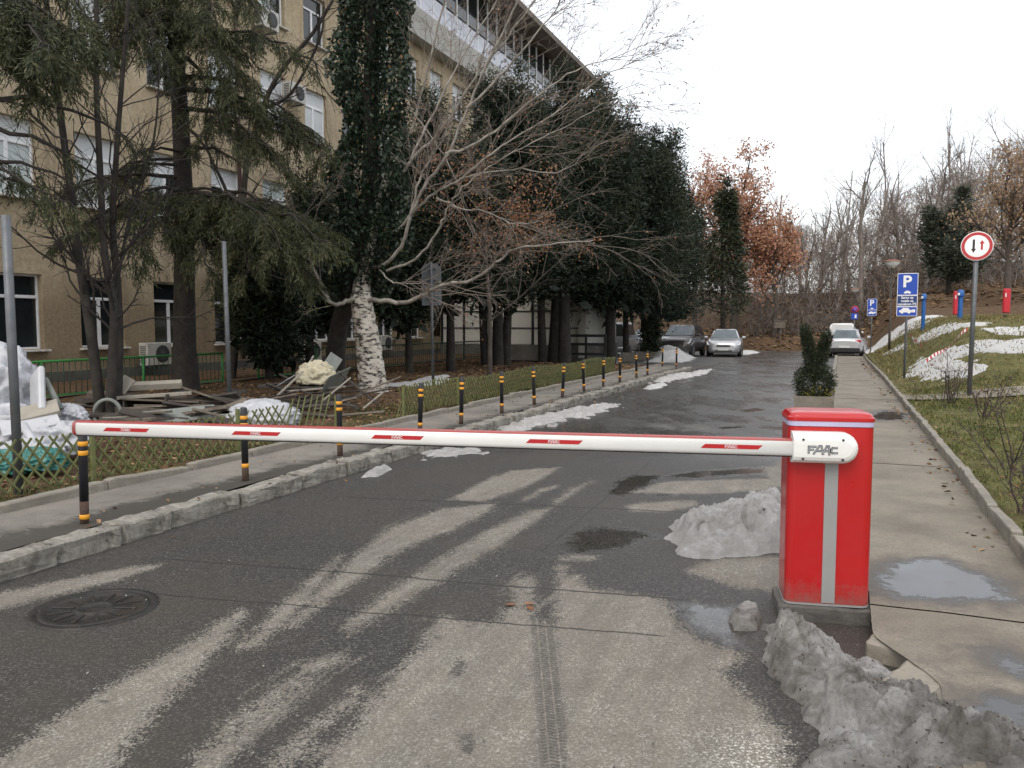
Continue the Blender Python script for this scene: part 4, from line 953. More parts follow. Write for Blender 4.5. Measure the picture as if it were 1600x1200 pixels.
# ================================================================== CARS
m_tyre = mat("tyre_rubber", (0.014, 0.014, 0.014), 0.85, 0.2, 10); m_rim = mat("wheel_rim", (0.38, 0.39, 0.40), 0.35, 0.1, 10, metal=0.7); m_cg = glass_mat("car_glass", (0.09, 0.115, 0.13), 0.08); m_dg = glass_mat("car_dark_glass", (0.015, 0.017, 0.02), 0.08)
m_hl = mat("headlight_lens", (0.62, 0.64, 0.66), 0.15, 0.15, 20); m_tl = mat("tail_light", (0.42, 0.02, 0.02), 0.2, 0.2, 14); m_np = mat("number_plate", (0.62, 0.63, 0.62), 0.5, 0.1, 20)
def paint(nm, c): return mat(nm, c, 0.32, 0.06, 2, (0.2, 0.19, 0.17), 0.15, metal=0.55, coat=0.6)
def car(name, label, loc, heading, body_m, Ln, Wd, H, kind, glass=None, group=None):
    """x forward. lower body is a loft, the cabin a bevelled frustum with glass set on its faces"""
    o = empty(name, loc, heading); tag(o, label, "car" if kind != 'van' else "van", group); hw = Wd/2; hl_ = Ln/2; glass = glass or m_cg
    van = kind == 'van'; suv = kind == 'suv'
    belt = H*0.655 if not van else H*0.56; hood = belt-0.03 if not van else belt-0.02; zb = 0.2 if not suv else 0.26
    st = [(hl_, 0.62, zb+0.14, hood*0.66), (hl_-0.06, 0.80, zb+0.02, hood*0.80), (hl_-0.28, 0.93, zb, hood*0.90), (hl_*0.66, 0.985, zb, hood*0.965), (hl_*0.44, 1.0, zb, hood+0.02), (0.0, 1.0, zb, belt), (-hl_*0.6, 1.0, zb, belt+0.02), (-hl_+0.3, 0.97, zb, belt+0.02),
          (-hl_+0.07, 0.90, zb+0.03, belt-0.02), (-hl_, 0.78, zb+0.12, belt-0.14)]
    if van: st[-3:] = [(-hl_+0.3, 0.99, zb, belt+0.02), (-hl_+0.05, 0.965, zb+0.03, belt+0.02), (-hl_, 0.92, zb+0.08, belt)]
    rg = []
    for x, w, z0, z1 in st:
        w *= hw; mz = z0+(z1-z0)*0.5
        half = [(w*0.86, z0), (w*0.97, z0+0.10), (w, mz), (w*0.975, z1-0.12), (w*0.93, z1-0.035), (w*0.80, z1), (w*0.4, z1+0.018)]
        rg.append([(x, y, z) for y, z in half] + [(x, 0, z1+0.024)] + [(x, -y, z) for y, z in half[::-1]])
    MB().rings(rg, smooth=True).build("body", body_m, o)
    # cabin
    if van: xs_ = (hl_*0.42, hl_*0.12, -hl_+0.10, -hl_+0.02); wb_, wt_ = hw*0.955, hw*0.83
    elif suv: xs_ = (hl_*0.40, hl_*0.02, -hl_*0.80, -hl_*0.93); wb_, wt_ = hw*0.90, hw*0.66
    else: xs_ = (hl_*0.44, hl_*0.04, -hl_*0.70, -hl_*0.93); wb_, wt_ = hw*0.89, hw*0.63
    z0, z1 = belt-0.05, H
    bm = bmesh.new()
    cs = [(xs_[0], wb_, z0), (xs_[0], -wb_, z0), (xs_[3], -wb_, z0), (xs_[3], wb_, z0), (xs_[1], wt_, z1-0.02), (xs_[1], -wt_, z1-0.02), (xs_[2], -wt_, z1-0.01), (xs_[2], wt_, z1-0.01)]
    vv = [bm.verts.new(c_) for c_ in cs]
    for fidx in ((0,1,2,3),(4,7,6,5),(0,4,5,1),(1,5,6,2),(2,6,7,3),(3,7,4,0)): bm.faces.new([vv[i] for i in fidx])
    bmesh.ops.recalc_face_normals(bm, faces=bm.faces); bmesh.ops.bevel(bm, geom=[e for e in bm.edges if max(v.co.z for v in e.verts) > z0+0.1], offset=0.07, segments=3, affect='EDGES')
    me = bpy.data.meshes.new("cabin"); bm.to_mesh(me); bm.free(); me.materials.append(body_m); me.polygons.foreach_set("use_smooth", [True]*len(me.polygons)); cab = link(bpy.data.objects.new("cabin", me), o)
    cs = [Vector(c_) for c_ in cs]
    def pane(nm, a, b_, c_, d_, iu0, iu1, iv0, iv1, gm):
        bl = lambda u, v: (cs[a]*(1-u)+cs[b_]*u)*(1-v) + (cs[d_]*(1-u)+cs[c_]*u)*v
        q = [bl(iu0, iv0), bl(iu1, iv0), bl(iu1, iv1), bl(iu0, iv1)]
        nn = (q[1]-q[0]).cross(q[3]-q[0]).normalized(); ctr = sum(q, Vector())/4
        if nn.dot(ctr-Vector((ctr.x*0.3, 0, 0.8))) < 0: nn = -nn
        q1 = [v+nn*0.012 for v in q]; q0 = [v-nn*0.03 for v in q]
        MB().add(q0+q1, [(4,5,6,7),(0,1,5,4),(1,2,6,5),(2,3,7,6),(3,0,4,7)]).build(nm, gm, cab)
    pane("windscreen", 1, 0, 4, 5, 0.05, 0.95, 0.12, 0.90, glass)
    pane("rear_window", 3, 2, 6, 7, 0.09, 0.91, 0.16 if not van else 0.10, 0.86, glass)
    for sd, (a, b_, c_, d_) in ((1, (0, 3, 7, 4)), (-1, (1, 2, 6, 5))):
        pane("side_window", a, b_, c_, d_, 0.10, 0.44, 0.16, 0.86, m_dg); pane("side_window", a, b_, c_, d_, 0.48, 0.86, 0.16, 0.86, m_dg)
    # lights and trim, front
    fx = hl_-0.035
    MB().box((fx+0.01, 0, hood*0.62), (0.08, Wd*0.40, 0.13), bev=0.03).build("grille", m_dk, o)
    MB().box((fx-0.01, 0, zb+0.14), (0.10, Wd*0.52, 0.10), bev=0.03).build("lower_intake", m_dk, o)
    MB().box((fx+0.065, 0, hood*0.43), (0.012, 0.52, 0.11)).build("number_plate", m_np, o)
    for sd in (1, -1):
        h = MB(); h.add([(hl_-0.06, sd*hw*0.50, hood*0.66), (hl_-0.16, sd*hw*0.90, hood*0.70), (hl_-0.46, sd*hw*0.955, hood*0.86), (hl_-0.18, sd*hw*0.66, hood*0.80), (hl_-0.02, sd*hw*0.50, hood*0.655), (hl_-0.10, sd*hw*0.93, hood*0.69), (hl_-0.44, sd*hw*0.985, hood*0.87), (hl_-0.12, sd*hw*0.66, hood*0.825)],
              [(4,5,6,7),(0,1,5,4),(1,2,6,5),(2,3,7,6),(3,0,4,7)]); h.build("headlight", m_hl, o)
        MB().box((hl_-0.10, sd*hw*0.68, zb+0.17), (0.10, 0.2, 0.07), bev=0.02).build("fog_light", m_hl if suv else m_dk, o)
        # rear lights
        if van: MB().box((-hl_+0.02, sd*hw*0.93, belt+0.12), (0.10, 0.12, 0.55), bev=0.03).build("tail_light", m_tl, o)
        else: MB().box((-hl_+0.09, sd*hw*0.72, belt-0.13), (0.16, hw*0.40, 0.17), bev=0.06).build("tail_light", m_tl, o)
        MB().box((xs_[0]-0.22, sd*(hw+0.09), belt+0.05), (0.13, 0.2, 0.13), bev=0.035).build("mirror", body_m, o)
        for hx in (hl_*0.05, -hl_*0.36): MB().box((hx, sd*(hw*0.985), belt-0.16), (0.18, 0.03, 0.025), bev=0.006).build("door_handle", body_m, o)
    MB().box((-hl_+0.02, 0, zb+0.17), (0.14, Wd*0.86, 0.26), bev=0.05).build("rear_bumper", m_blk if not van else body_m, o)
    MB().box((-hl_-0.03 if van else -hl_-0.052, 0, (zb+0.36) if not van else belt-0.12), (0.02, 0.52, 0.11)).build("number_plate", m_np, o)
    wr = 0.32 if not suv else 0.36
    for wx in (hl_*0.62, -hl_*0.60):
        for sd in (1, -1):
            w = empty("wheel", (wx, sd*(hw-0.10), wr)); w.parent = o
            M = R(math.pi/2, 'X')
            MB().lathe([(wr*0.62, -0.10), (wr*0.94, -0.10), (wr, -0.06), (wr, 0.06), (wr*0.94, 0.10), (wr*0.62, 0.10)], 28, M=M).build("tyre", m_tyre, w)
            rm = MB(); rm.lathe([(wr*0.66, -0.09*sd*-1), (wr*0.60, -0.08*-sd), (wr*0.2, -0.07*-sd), (0.0, -0.075*-sd)], 24, M=M @ R(math.pi, 'X') if False else M, caps=False)
            for k in range(5): rm.box((0.5*wr*0.62, 0, 0), (wr*0.62, 0.05, 0.03), M=T(0, sd*0.088, 0) @ R(k*2*math.pi/5, 'Y') @ R(0, 'X') )
            rm.build("rim", m_rim, w)
            MB().lathe([(wr*1.16, -0.02), (wr*1.16, 0.02)], 28, M=T(wx, sd*(hw-0.0), wr+0.01) @ M).build("wheel_arch", m_blk, o) if False else None
    return o
def carpos(px, Y, s_off=0): 
    x = (px-800)/F*Y; s_, n_ = WR(x, Y); return Vector((x, Y, float(rz(s_)) - 0.004))
p_sil = paint("paint_silver", (0.50, 0.51, 0.53)); p_brn = paint("paint_brown", (0.075, 0.066, 0.062)); p_van = paint("paint_van", (0.36, 0.37, 0.385)); p_dk = paint("paint_dark", (0.03, 0.033, 0.038)); p_wt = mat("paint_white", (0.72, 0.72, 0.71), 0.35, 0.04, 2, coat=0.5)
SUVo = car("parked_car", "dark brown parked suv facing the camera behind the snow heap", carpos(1065, 44.6), -math.pi/2-0.42, p_brn, 4.63, 1.89, 1.71, 'suv')
car("parked_car", "silver hatchback parked facing the camera at the road's end", carpos(1133, 45.5), -math.pi/2-0.30, p_sil, 4.36, 1.82, 1.48, 'hatch')
gp = RW(46.6, 0.62, -0.154); car("parked_car", "silver hatchback seen from behind beside the right pavement", carpos(1325, 44.8), math.pi/2-A-0.10, p_sil, 4.2, 1.76, 1.50, 'hatch')
car("parked_car", "white tall car half hidden in front of the silver hatchback on the right", carpos(1317, 50.5), math.pi/2-A-0.05, p_wt, 4.4, 1.85, 1.80, 'suv')
car("parked_van", "silver grey van seen from behind under the yews", carpos(966, 46.5), math.pi/2-0.32, p_van, 4.6, 1.86, 1.86, 'van', m_dg)
car("parked_car", "dark car partly hidden between the van and the brown suv", carpos(1010, 51.0), -math.pi/2-0.5, p_dk, 4.3, 1.76, 1.46, 'hatch')

# ================================================================== TREES
m_bark = mat("bark_dark", (0.022, 0.018, 0.015), 0.95, 0.45, 7, (0.06, 0.055, 0.042), 0.5, bmp=0.9, bscale=18)
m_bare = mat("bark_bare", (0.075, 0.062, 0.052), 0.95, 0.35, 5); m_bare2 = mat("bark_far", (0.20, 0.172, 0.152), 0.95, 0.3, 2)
m_spr = leaf_mat("spruce_needles", [(0.0, (0.016, 0.024, 0.011)), (0.5, (0.046, 0.054, 0.022)), (1.0, (0.115, 0.105, 0.046))], 0.6, 0.1)
m_yew = leaf_mat("yew_needles", [(0.0, (0.009, 0.016, 0.010)), (0.55, (0.021, 0.032, 0.018)), (1.0, (0.055, 0.062, 0.032))], 0.6, 0.08)
m_ivy = leaf_mat("ivy_leaves", [(0.0, (0.010, 0.018, 0.011)), (0.6, (0.022, 0.036, 0.022)), (0.93, (0.045, 0.065, 0.04)), (1.0, (0.22, 0.13, 0.06))], 0.38, 0.05)
m_rust = leaf_mat("rust_leaves", [(0.0, (0.16, 0.07, 0.035)), (0.5, (0.31, 0.155, 0.085)), (1.0, (0.48, 0.31, 0.20))], 0.8, 0.3)
m_oran = leaf_mat("orange_leaves", [(0.0, (0.30, 0.14, 0.085)), (0.5, (0.47, 0.255, 0.165)), (1.0, (0.60, 0.40, 0.29))], 0.8, 0.35)
m_tan = leaf_mat("tan_leaves", [(0.0, (0.20, 0.13, 0.08)), (0.6, (0.36, 0.25, 0.16)), (1.0, (0.48, 0.36, 0.25))], 0.8, 0.3)
m_lit = leaf_mat("litter_leaves", [(0.0, (0.05, 0.032, 0.018)), (0.6, (0.17, 0.10, 0.05)), (1.0, (0.34, 0.22, 0.12))], 0.85, 0.0)
# birch bark: white with dark lenticels and black fissures near the foot
m, nt, b = nodes("birch_bark"); m_bir = m
mk = ramp(nt, tex(nt, 6, 5, 0.7, sc=(1, 1, 2.6)), [(0.50, (0,0,0)), (0.58, (1,1,1))])
c = ramp(nt, tex(nt, 2.5, 5), [(0.3, (0.42, 0.38, 0.32)), (0.7, (0.66, 0.62, 0.55))])
c = mixc(nt, mk, c, (0.035, 0.03, 0.026)); L(nt, c, b.inputs['Base Color']); b.inputs['Roughness'].default_value = 0.8; bump(nt, b, mk, 0.6, 0.02)
m_birb = mat("birch_branch", (0.27, 0.25, 0.22), 0.85, 0.4, 6, (0.06, 0.05, 0.04), 0.75)
m_twig = mat("birch_twig", (0.19, 0.16, 0.135), 0.9, 0.3, 6)

def join(parts):
    V, Q, n = [], [], 0
    for v, q in parts: V.append(v); Q.append(q+n); n += len(v)
    return np.concatenate(V), np.concatenate(Q)
def tree_root(name, label, x, y, cat="tree", group=None):
    return tag(empty(name, (x, y, tz((x, y)))), label, cat, group)
def put(o):                                # child built in world coordinates
    o.matrix_parent_inverse = Matrix.Translation(o.parent.location).inverted(); return o
def tone_rep(t): return np.repeat(t, 4)

# ---- spruces: explicit boughs with hanging branchlets
def spruce(label, px, Y, boughs, h, r0, seed, extra=26, ivy=False, dens=1.0):
    rng = np.random.default_rng(seed); x = (px-800)/F*Y
    root = tree_root("spruce_tree", label, x, Y); zb = root.location.z
    tb = Tubes(); k = 14; zz = np.linspace(-0.2, h, k)
    path = np.stack([x + 0.06*np.sin(zz*0.7+seed), Y + 0.05*np.cos(zz*0.6), zb+zz], -1); tb.add(path, r0*np.clip(1-0.75*zz/h, 0.1, 1)*(1+0.35*np.exp(-np.maximum(zz, 0)*2.5)), 12)
    put(tb.build("trunk", m_bark, root))
    lim = Tubes(); NP, ND, NL, NW = [], [], [], []
    lines = []
    for (p0y, ex, ey, eY, d_) in boughs: lines.append((P(px, p0y, Y), P(ex, ey, eY), d_))
    for q in range(extra):                                  # the rest of the whorls, all round the trunk
        z = rng.uniform(2.5, h); a = rng.uniform(0, 2*math.pi); ln = (1-z/h)*2.6+0.5
        lines.append((Vector((x, Y, zb+z)), Vector((x+math.cos(a)*ln, Y+math.sin(a)*ln, zb+z-0.35*ln+rng.normal()*0.2)), rng.choice([0.0, 0.3, 0.8])))
    for a, e, d_ in lines:
        a, e = np.array(a), np.array(e); Lb = np.linalg.norm(e-a); t = np.linspace(0, 1, 12)[:, None]
        pth = a + (e-a)*t + np.array([0, 0, 1])*(0.10*Lb*np.sin(t*math.pi)) + rng.normal(size=(12, 3))*0.02*Lb*t
        lim.add(pth, np.linspace(0.012*Lb+0.012, 0.006, 12), 5)
        # side branches, then hanging branchlets
        nside = int(9*Lb*max(d_, 0.25))
        for q in range(nside):
            f = rng.uniform(0.15, 1.0); i = min(int(f*11), 10); p = pth[i] + (pth[i+1]-pth[i])*(f*11-i)
            dr = unit(pth[i+1]-pth[i]); sd = unit(np.cross(dr, [0, 0, 1]))*rng.choice([-1, 1])
            ls = (0.25+0.5*(1-f)+0.15*rng.random())*min(1.2, Lb*0.35)
            tt = np.linspace(0, 1, 6)[:, None]; dd = unit(dr*0.75 + sd*rng.uniform(0.3, 1.0) + rng.normal(size=3)*0.15)
            sp = p + dd*ls*tt - np.array([0, 0, 1])*(0.35*ls*tt**2)
            lim.add(sp, np.linspace(0.008, 0.003, 6), 3)
            if d_ < 0.2 and rng.random() < 0.8: continue
            for w in range(int(13*dens*max(ls, 0.3)/0.4)):
                g_ = rng.uniform(0.1, 1.0)*5; j = min(int(g_), 4); bp_ = sp[j] + (sp[j+1]-sp[j])*(g_-j)
                hl = rng.uniform(0.12, 0.42); hd = unit(np.array([0, 0, -1.0]) + dd*0.6 + rng.normal(size=3)*0.35)
                kn = int(hl/0.030); u = (np.arange(kn)+rng.random(kn))/kn
                NP.append(bp_ + hd*hl*u[:, None]); ND.append(unit(hd*1.4 + rng.normal(size=(kn, 3))*0.55)); NL.append(rng.uniform(0.07, 0.15, kn)); NW.append(rng.uniform(0.011, 0.021, kn))
    put(lim.build("branches", m_bark, root))
    NP, ND, NL, NW = (np.concatenate(q) for q in (NP, ND, NL, NW))
    V, Q = leaves(NP, ND, NL, NW, rng)
    tn = np.clip(0.45 + 0.35*fbm(NP[:, 0]*1.5, NP[:, 1]*1.5, NP[:, 2]*1.5, 2) + rng.normal(size=len(NP))*0.16, 0, 1)
    put(np_mesh("crown", V, Q, m_spr, root, tone_rep(tn)))["kind"] = "stuff"
    return root
SPR_A = [(330,528,392,14.2,1.0),(300,480,432,15.0,1.0),(318,505,360,15.2,1.0),(345,400,425,14.6,1.0),(352,330,428,14.8,0.9),(320,440,380,13.8,1.0),(310,100,372,15.2,0.9),(332,200,402,14.4,0.9),(300,150,350,14.6,0.8),(280,40,330,15.0,0.5),
         (140,512,250,16.0,1.0),(170,450,275,15.4,0.9),(120,505,215,16.5,0.8),(60,480,95,15.8,0.7),(40,380,150,15.0,0.9),(90,350,225,15.2,0.5),(20,180,85,15.0,1.0),(0,130,100,15.2,1.0),(-40,95,70,15.0,0.9),(-60,420,40,15.2,0.8),(-30,230,70,14.8,1.0),(-90,340,30,14.5,0.9),(30,320,90,14.8,0.9),(-120,200,10,15.0,0.9),(50,250,120,15.5,0.8),
         (200,350,300,15.8,0.12),(240,180,260,15.5,0.12),(260,130,300,15.5,0.1),(230,420,300,16,0.15)]
spruce("tall spruce with drooping boughs and thick trunk in front of the ochre building", 291, 17.4, SPR_A, 14.0, 0.24, 11, extra=10)
SPR_B = [(-80,120,62,10.6,1.0),(-10,105,118,10.8,1.0),(40,70,140,10.6,1.0),(-140,150,22,11.0,1.0),(-30,60,60,10.2,1.0),(-100,45,15,10.4,1.0),(150,270,262,11.6,0.08),(180,230,330,11.4,0.10),(230,180,340,11.6,0.15),(120,140,250,10.8,0.08),(60,90,90,9.9,0.8),(250,110,330,10.6,0.3)]
spruce("spruce reaching in from beyond the left edge with dark bare lower limbs", -150, 11.6, SPR_B, 9.0, 0.16, 12, extra=6)

# ---- multi-stem bare tree
def stems(name, label, base, paths, Y, r0, m, seed, cfg, nsub, sub_len, leafm=None, nleaf=0, leaf_sz=(0.05, 0.035), group=None, m2=None, jitY=1.2):
    rng = np.random.default_rng(seed); root = tree_root(name, label, base[0], base[1], group=group)
    tb = Tubes(); sub = Tubes(); tips = []
    for pi, (pp, r_a, r_b) in enumerate(paths):
        pts = [P(q[0], q[1], q[2] if len(q) > 2 else Y) for q in pp]; pth = smooth_path(pts, 5); rr = np.linspace(r_a, r_b, len(pth))
        tb.add(pth, rr, 8 if r_a > 0.06 else 6)
        for q in range(int(nsub*len(pp))):
            f = rng.uniform(0.22, 0.98)*(len(pth)-1); i = min(int(f), len(pth)-2); p = pth[i] + (pth[i+1]-pth[i])*(f-i); dr = unit(pth[i+1]-pth[i])
            nd = unit(dr*0.8 + unit(np.cross(dr, rng.normal(size=3)))*rng.uniform(0.4, 1.0) + np.array([0, 0, 0.15]))
            grow(sub, rng, p, nd, sub_len*rng.uniform(0.5, 1.3), max(0.010, rr[i]*0.34), 0, cfg, tips)
    put(tb.build("trunk", m, root)); put(sub.build("branches", m2 or m, root))
    if nleaf and tips:
        k = rng.integers(0, len(tips), nleaf); LP = []
        for q in k:
            pts, _ = tips[q]; f = rng.uniform(0, len(pts)-1.01); i = int(f); LP.append(pts[i] + (pts[i+1]-pts[i])*(f-i))
        LP = np.array(LP) + rng.normal(size=(nleaf, 3))*0.03
        V, Q = leaves(LP, unit(rng.normal(size=(nleaf, 3)) + np.array([0, 0, -1.0])), rng.uniform(0.7, 1.3, nleaf)*leaf_sz[0], rng.uniform(0.7, 1.3, nleaf)*leaf_sz[1], rng, 0.6)
        o = put(np_mesh("leaves", V, Q, leafm, root, tone_rep(rng.random(nleaf)))); o["kind"] = "stuff"
    return root
TW3 = [(5, 0.5, 0.7, 4, 5, 0.16, 0.03), (4, 0.5, 0.7, 3, 4, 0.2, 0.02), (0, 0.5, 0.7, 3, 3, 0.25, 0.0)]
TW2 = [(6, 0.5, 0.7, 3, 5, 0.18, 0.02), (0, 0.5, 0.7, 3, 3, 0.25, 0.0)]
g0 = G(168, 662, 0.14)
stems("bare_tree", "dark bare tree with several slender stems behind the scrap heap", (g0.x, g0.y), [
    ([(160,672,12),(150,580,12),(139,500,12),(126,420,12),(112,310,12),(92,160,12.2),(72,0,12.3),(60,-90,12.4)], 0.085, 0.03), ([(172,668,11.9),(176,560,12),(178,480,12),(164,400,12.2),(156,260,12.3),(150,110,12.4),(152,-60,12.5)], 0.075, 0.03),
    ([(182,664,12.2),(186,540,12.3),(184,450,12.4),(176,350,12.4),(182,240,12.4),(192,110,12.4),(204,-40,12.4)], 0.07, 0.025), ([(178,470,12.3),(205,330,12.6),(240,220,12.8),(250,90,13)], 0.03, 0.012), ([(186,400,12.3),(215,370,12.3),(260,300,12.4)], 0.025, 0.01), ([(126,420,12),(100,350,11.7),(60,290,11.5)], 0.03, 0.01)], 12, 0.1, m_bark, 21, TW2, 3.0, 1.3)
g0 = P(395, 600, 20); 
stems("bare_tree", "slanting bare tree in front of the windows between spruce and ivy", (g0.x, g0.y), [
    ([(362,600,21),(372,480,21),(378,360,21),(385,260,21),(410,170,21),(440,110,21),(490,50,21),(520,0,21)], 0.10, 0.035), ([(410,170,21),(455,145,20.8),(500,60,20.6),(505,10,20.6)], 0.05, 0.02), ([(455,85,20.8),(490,95,20.6),(500,130,20.4),(530,165,20.2)], 0.03, 0.012), ([(378,360,21),(350,290,20.8),(322,220,20.6),(330,120,20.6)], 0.06, 0.02)], 21, 0.1, m_bark, 22, TW3, 2.2, 1.3)

# ---- birch
bx = G(585, 613, 0.16)
BIR = [([(580,618,17.6),(582,590,17.6),(576,545,17.6),(569,500,17.6),(563,468,17.6),(563,440,17.6),(570,405,17.5)], 0.26, 0.15),]
root = stems("birch_tree", "leaning white birch with black fissured trunk and pale spreading branches", (bx.x, bx.y), BIR, 17.6, 0.25, m_bir, 31, TW2, 0, 1.0) if False else None
rng = np.random.default_rng(31); root = tree_root("birch_tree", "leaning white birch with black fissured trunk and pale spreading branches", bx.x, bx.y)
tb = Tubes(); pts = smooth_path([P(587,630,17.6), P(582,595,17.6), P(577,550,17.6), P(570,505,17.6), P(565,470,17.6), P(566,440,17.6), P(574,405,17.5), P(588,340,17.3), P(604,270,17.2)], 5); wr_ = np.array([0.36, 0.30, 0.265, 0.25, 0.235, 0.185, 0.12, 0.085, 0.06])
tb.add(pts, np.interp(np.linspace(0, 8, len(pts)), np.arange(9), wr_)*(1+0.05*rng.normal(size=len(pts))), 16); put(tb.build("trunk", m_bir, root))
BR = [([(570,420,17.5),(602,412,17.2),(627,385,16.9),(641,340,16.6),(665,290,16.3),(700,240,16),(730,170,15.8),(762,100,15.6),(800,20,15.4),(830,-60,15.2)], 0.044, 0.016),
      ([(560,466,17.5),(545,470,17.3),(522,476,17),(506,458,16.8),(490,420,16.6),(478,385,16.4),(470,345,16.2)], 0.055, 0.012),
      ([(572,468,17.5),(602,470,17.1),(632,473,16.8),(660,462,16.5),(690,446,16.2),(738,437,15.9),(775,411,15.6),(802,391,15.4),(860,381,15.2),(928,375,15)], 0.055, 0.012),
      ([(604,421,17.2),(642,409,16.8),(672,380,16.5),(692,345,16.2),(702,322,16),(718,300,15.8),(762,262,15.5),(832,222,15.2),(902,187,15),(946,160,14.8)], 0.030, 0.006),
      ([(576,372,17.4),(622,360,17),(652,325,16.7),(684,300,16.5),(722,278,16.2),(782,228,16),(862,180,15.8),(940,122,15.6),(1000,92,15.4)], 0.038, 0.006),
      ([(588,330,17.3),(642,252,17),(692,200,16.8),(742,122,16.6),(792,60,16.4),(852,-20,16.2)], 0.036, 0.014), ([(590,310,17.3),(640,212,17.4),(662,130,17.5),(690,20,17.6),(702,-50,17.6)], 0.034, 0.014),
      ([(602,128,18),(650,182,17.4),(692,242,17),(722,300,16.8)], 0.02, 0.008), ([(682,310,16.5),(722,326,16.2),(762,332,16),(805,350,15.8),(850,345,15.6)], 0.022, 0.006), ([(640,250,17),(690,150,17),(740,60,17),(800,-30,17)], 0.028, 0.01),
      ([(592,420,17.2),(612,440,17),(632,443,16.8),(662,443,16.6)], 0.02, 0.01), ([(700,240,16),(760,215,15.6),(840,150,15.3),(900,110,15.1),(960,90,14.9)], 0.03, 0.006), ([(730,170,15.8),(780,120,15.5),(840,50,15.2),(880,0,15)], 0.03, 0.008),
      ([(640,345,16.6),(655,280,16.4),(690,220,16.2),(720,140,16)], 0.03, 0.008), ([(720,278,16.2),(800,265,15.9),(870,270,15.7),(930,230,15.5)], 0.02, 0.005)]
tb = Tubes(); sub = Tubes(); tips = []
for pp, ra, rb in BR:
    pth = smooth_path([P(*q) for q in pp], 5); rr = np.linspace(ra, rb, len(pth)); pth = pth + rng.normal(size=pth.shape)*0.012; tb.add(pth, rr, 7)
    for q in range(int(2.4*len(pp))):
        f = rng.uniform(0.3, 1.0)*(len(pth)-1.01); i = int(f); p = pth[i] + (pth[i+1]-pth[i])*(f-i); dr = unit(pth[i+1]-pth[i])
        nd = unit(dr*1.2 + unit(np.cross(dr, rng.normal(size=3)))*rng.uniform(0.3, 0.8)); grow(sub, rng, p, nd, rng.uniform(0.7, 1.9), max(0.007, rr[i]*0.3), 0, [(5, 0.55, 0.5, 4, 6, 0.10, -0.01), (4, 0.5, 0.6, 3, 4, 0.14, -0.04), (0, 0.5, 0.7, 3, 3, 0.2, -0.06)], tips)
put(tb.build("branches", m_birb, root)); put(sub.build("twigs", m_twig, root))
k = rng.integers(0, len(tips), 700); LP = np.array([tips[q][0][rng.integers(0, len(tips[q][0]))] for q in k]) + rng.normal(size=(700, 3))*0.03
V, Q = leaves(LP, unit(rng.normal(size=(700, 3))+np.array([0,0,-1.])), rng.uniform(0.03, 0.055, 700), rng.uniform(0.025, 0.04, 700), rng, 0.6); o = put(np_mesh("leaves", V, Q, m_rust, root, tone_rep(rng.random(700)))); o["kind"] = "stuff"

# ---- ivy-clad trunk just behind the birch
rng = np.random.default_rng(41); Y = 18.6; x = (524-800)/F*Y; root = tree_root("ivy_clad_tree", "tall dark trunk wrapped in a thick column of ivy behind the birch", x, Y)
ax = smooth_path([P(524,600,18.7), P(528,520,18.6), P(548,455,18.2), P(570,380,17.5), P(578,300,17.3), P(580,150,17.3), P(582,0,17.3), P(584,-90,17.3)], 6); tb = Tubes(); tb.add(ax, np.linspace(0.22, 0.14, len(ax)), 10)
put(tb.build("trunk", m_bark, root))
n = 27000; i0 = 13.5; t = rng.random(n)**0.9; f = i0 + t*(len(ax)-1.02-i0); i = f.astype(int); c_ = ax[i] + (ax[i+1]-ax[i])*(f-i)[:, None]; a = rng.uniform(0, 2*math.pi, n)
lump = 0.66 + 0.75*fbm(np.cos(a)*1.2+5, np.sin(a)*1.2, c_[:, 2]*0.8, 3); rad = np.clip(lump, 0.2, 1.35)*rng.uniform(0.5, 1.0, n)**0.4 * np.interp(f, [i0, 17, 24, 30, len(ax)], [0.85, 1.2, 1.1, 0.9, 0.95])
Pp = c_ + np.stack([np.cos(a)*rad, np.sin(a)*rad*0.8, rng.normal(size=n)*0.12 - 0.35*(f < 18)*rng.random(n)], -1); out = np.stack([np.cos(a), np.sin(a), -0.5+0*a], -1)
V, Q = leaves(Pp, unit(out*0.5 + rng.normal(size=(n, 3))*0.6 + np.array([0, 0, -0.6])), rng.uniform(0.06, 0.12, n), rng.uniform(0.05, 0.10, n), rng, 0.4, roll=unit(np.cross(out, [0, 0, 1]) + rng.normal(size=(n, 3))*0.4))
o = put(np_mesh("ivy", V, Q, m_ivy, root, tone_rep(np.clip(rng.random(n)*0.96 + (rng.random(n) > 0.985)*0.3, 0, 1)))); o["kind"] = "stuff"

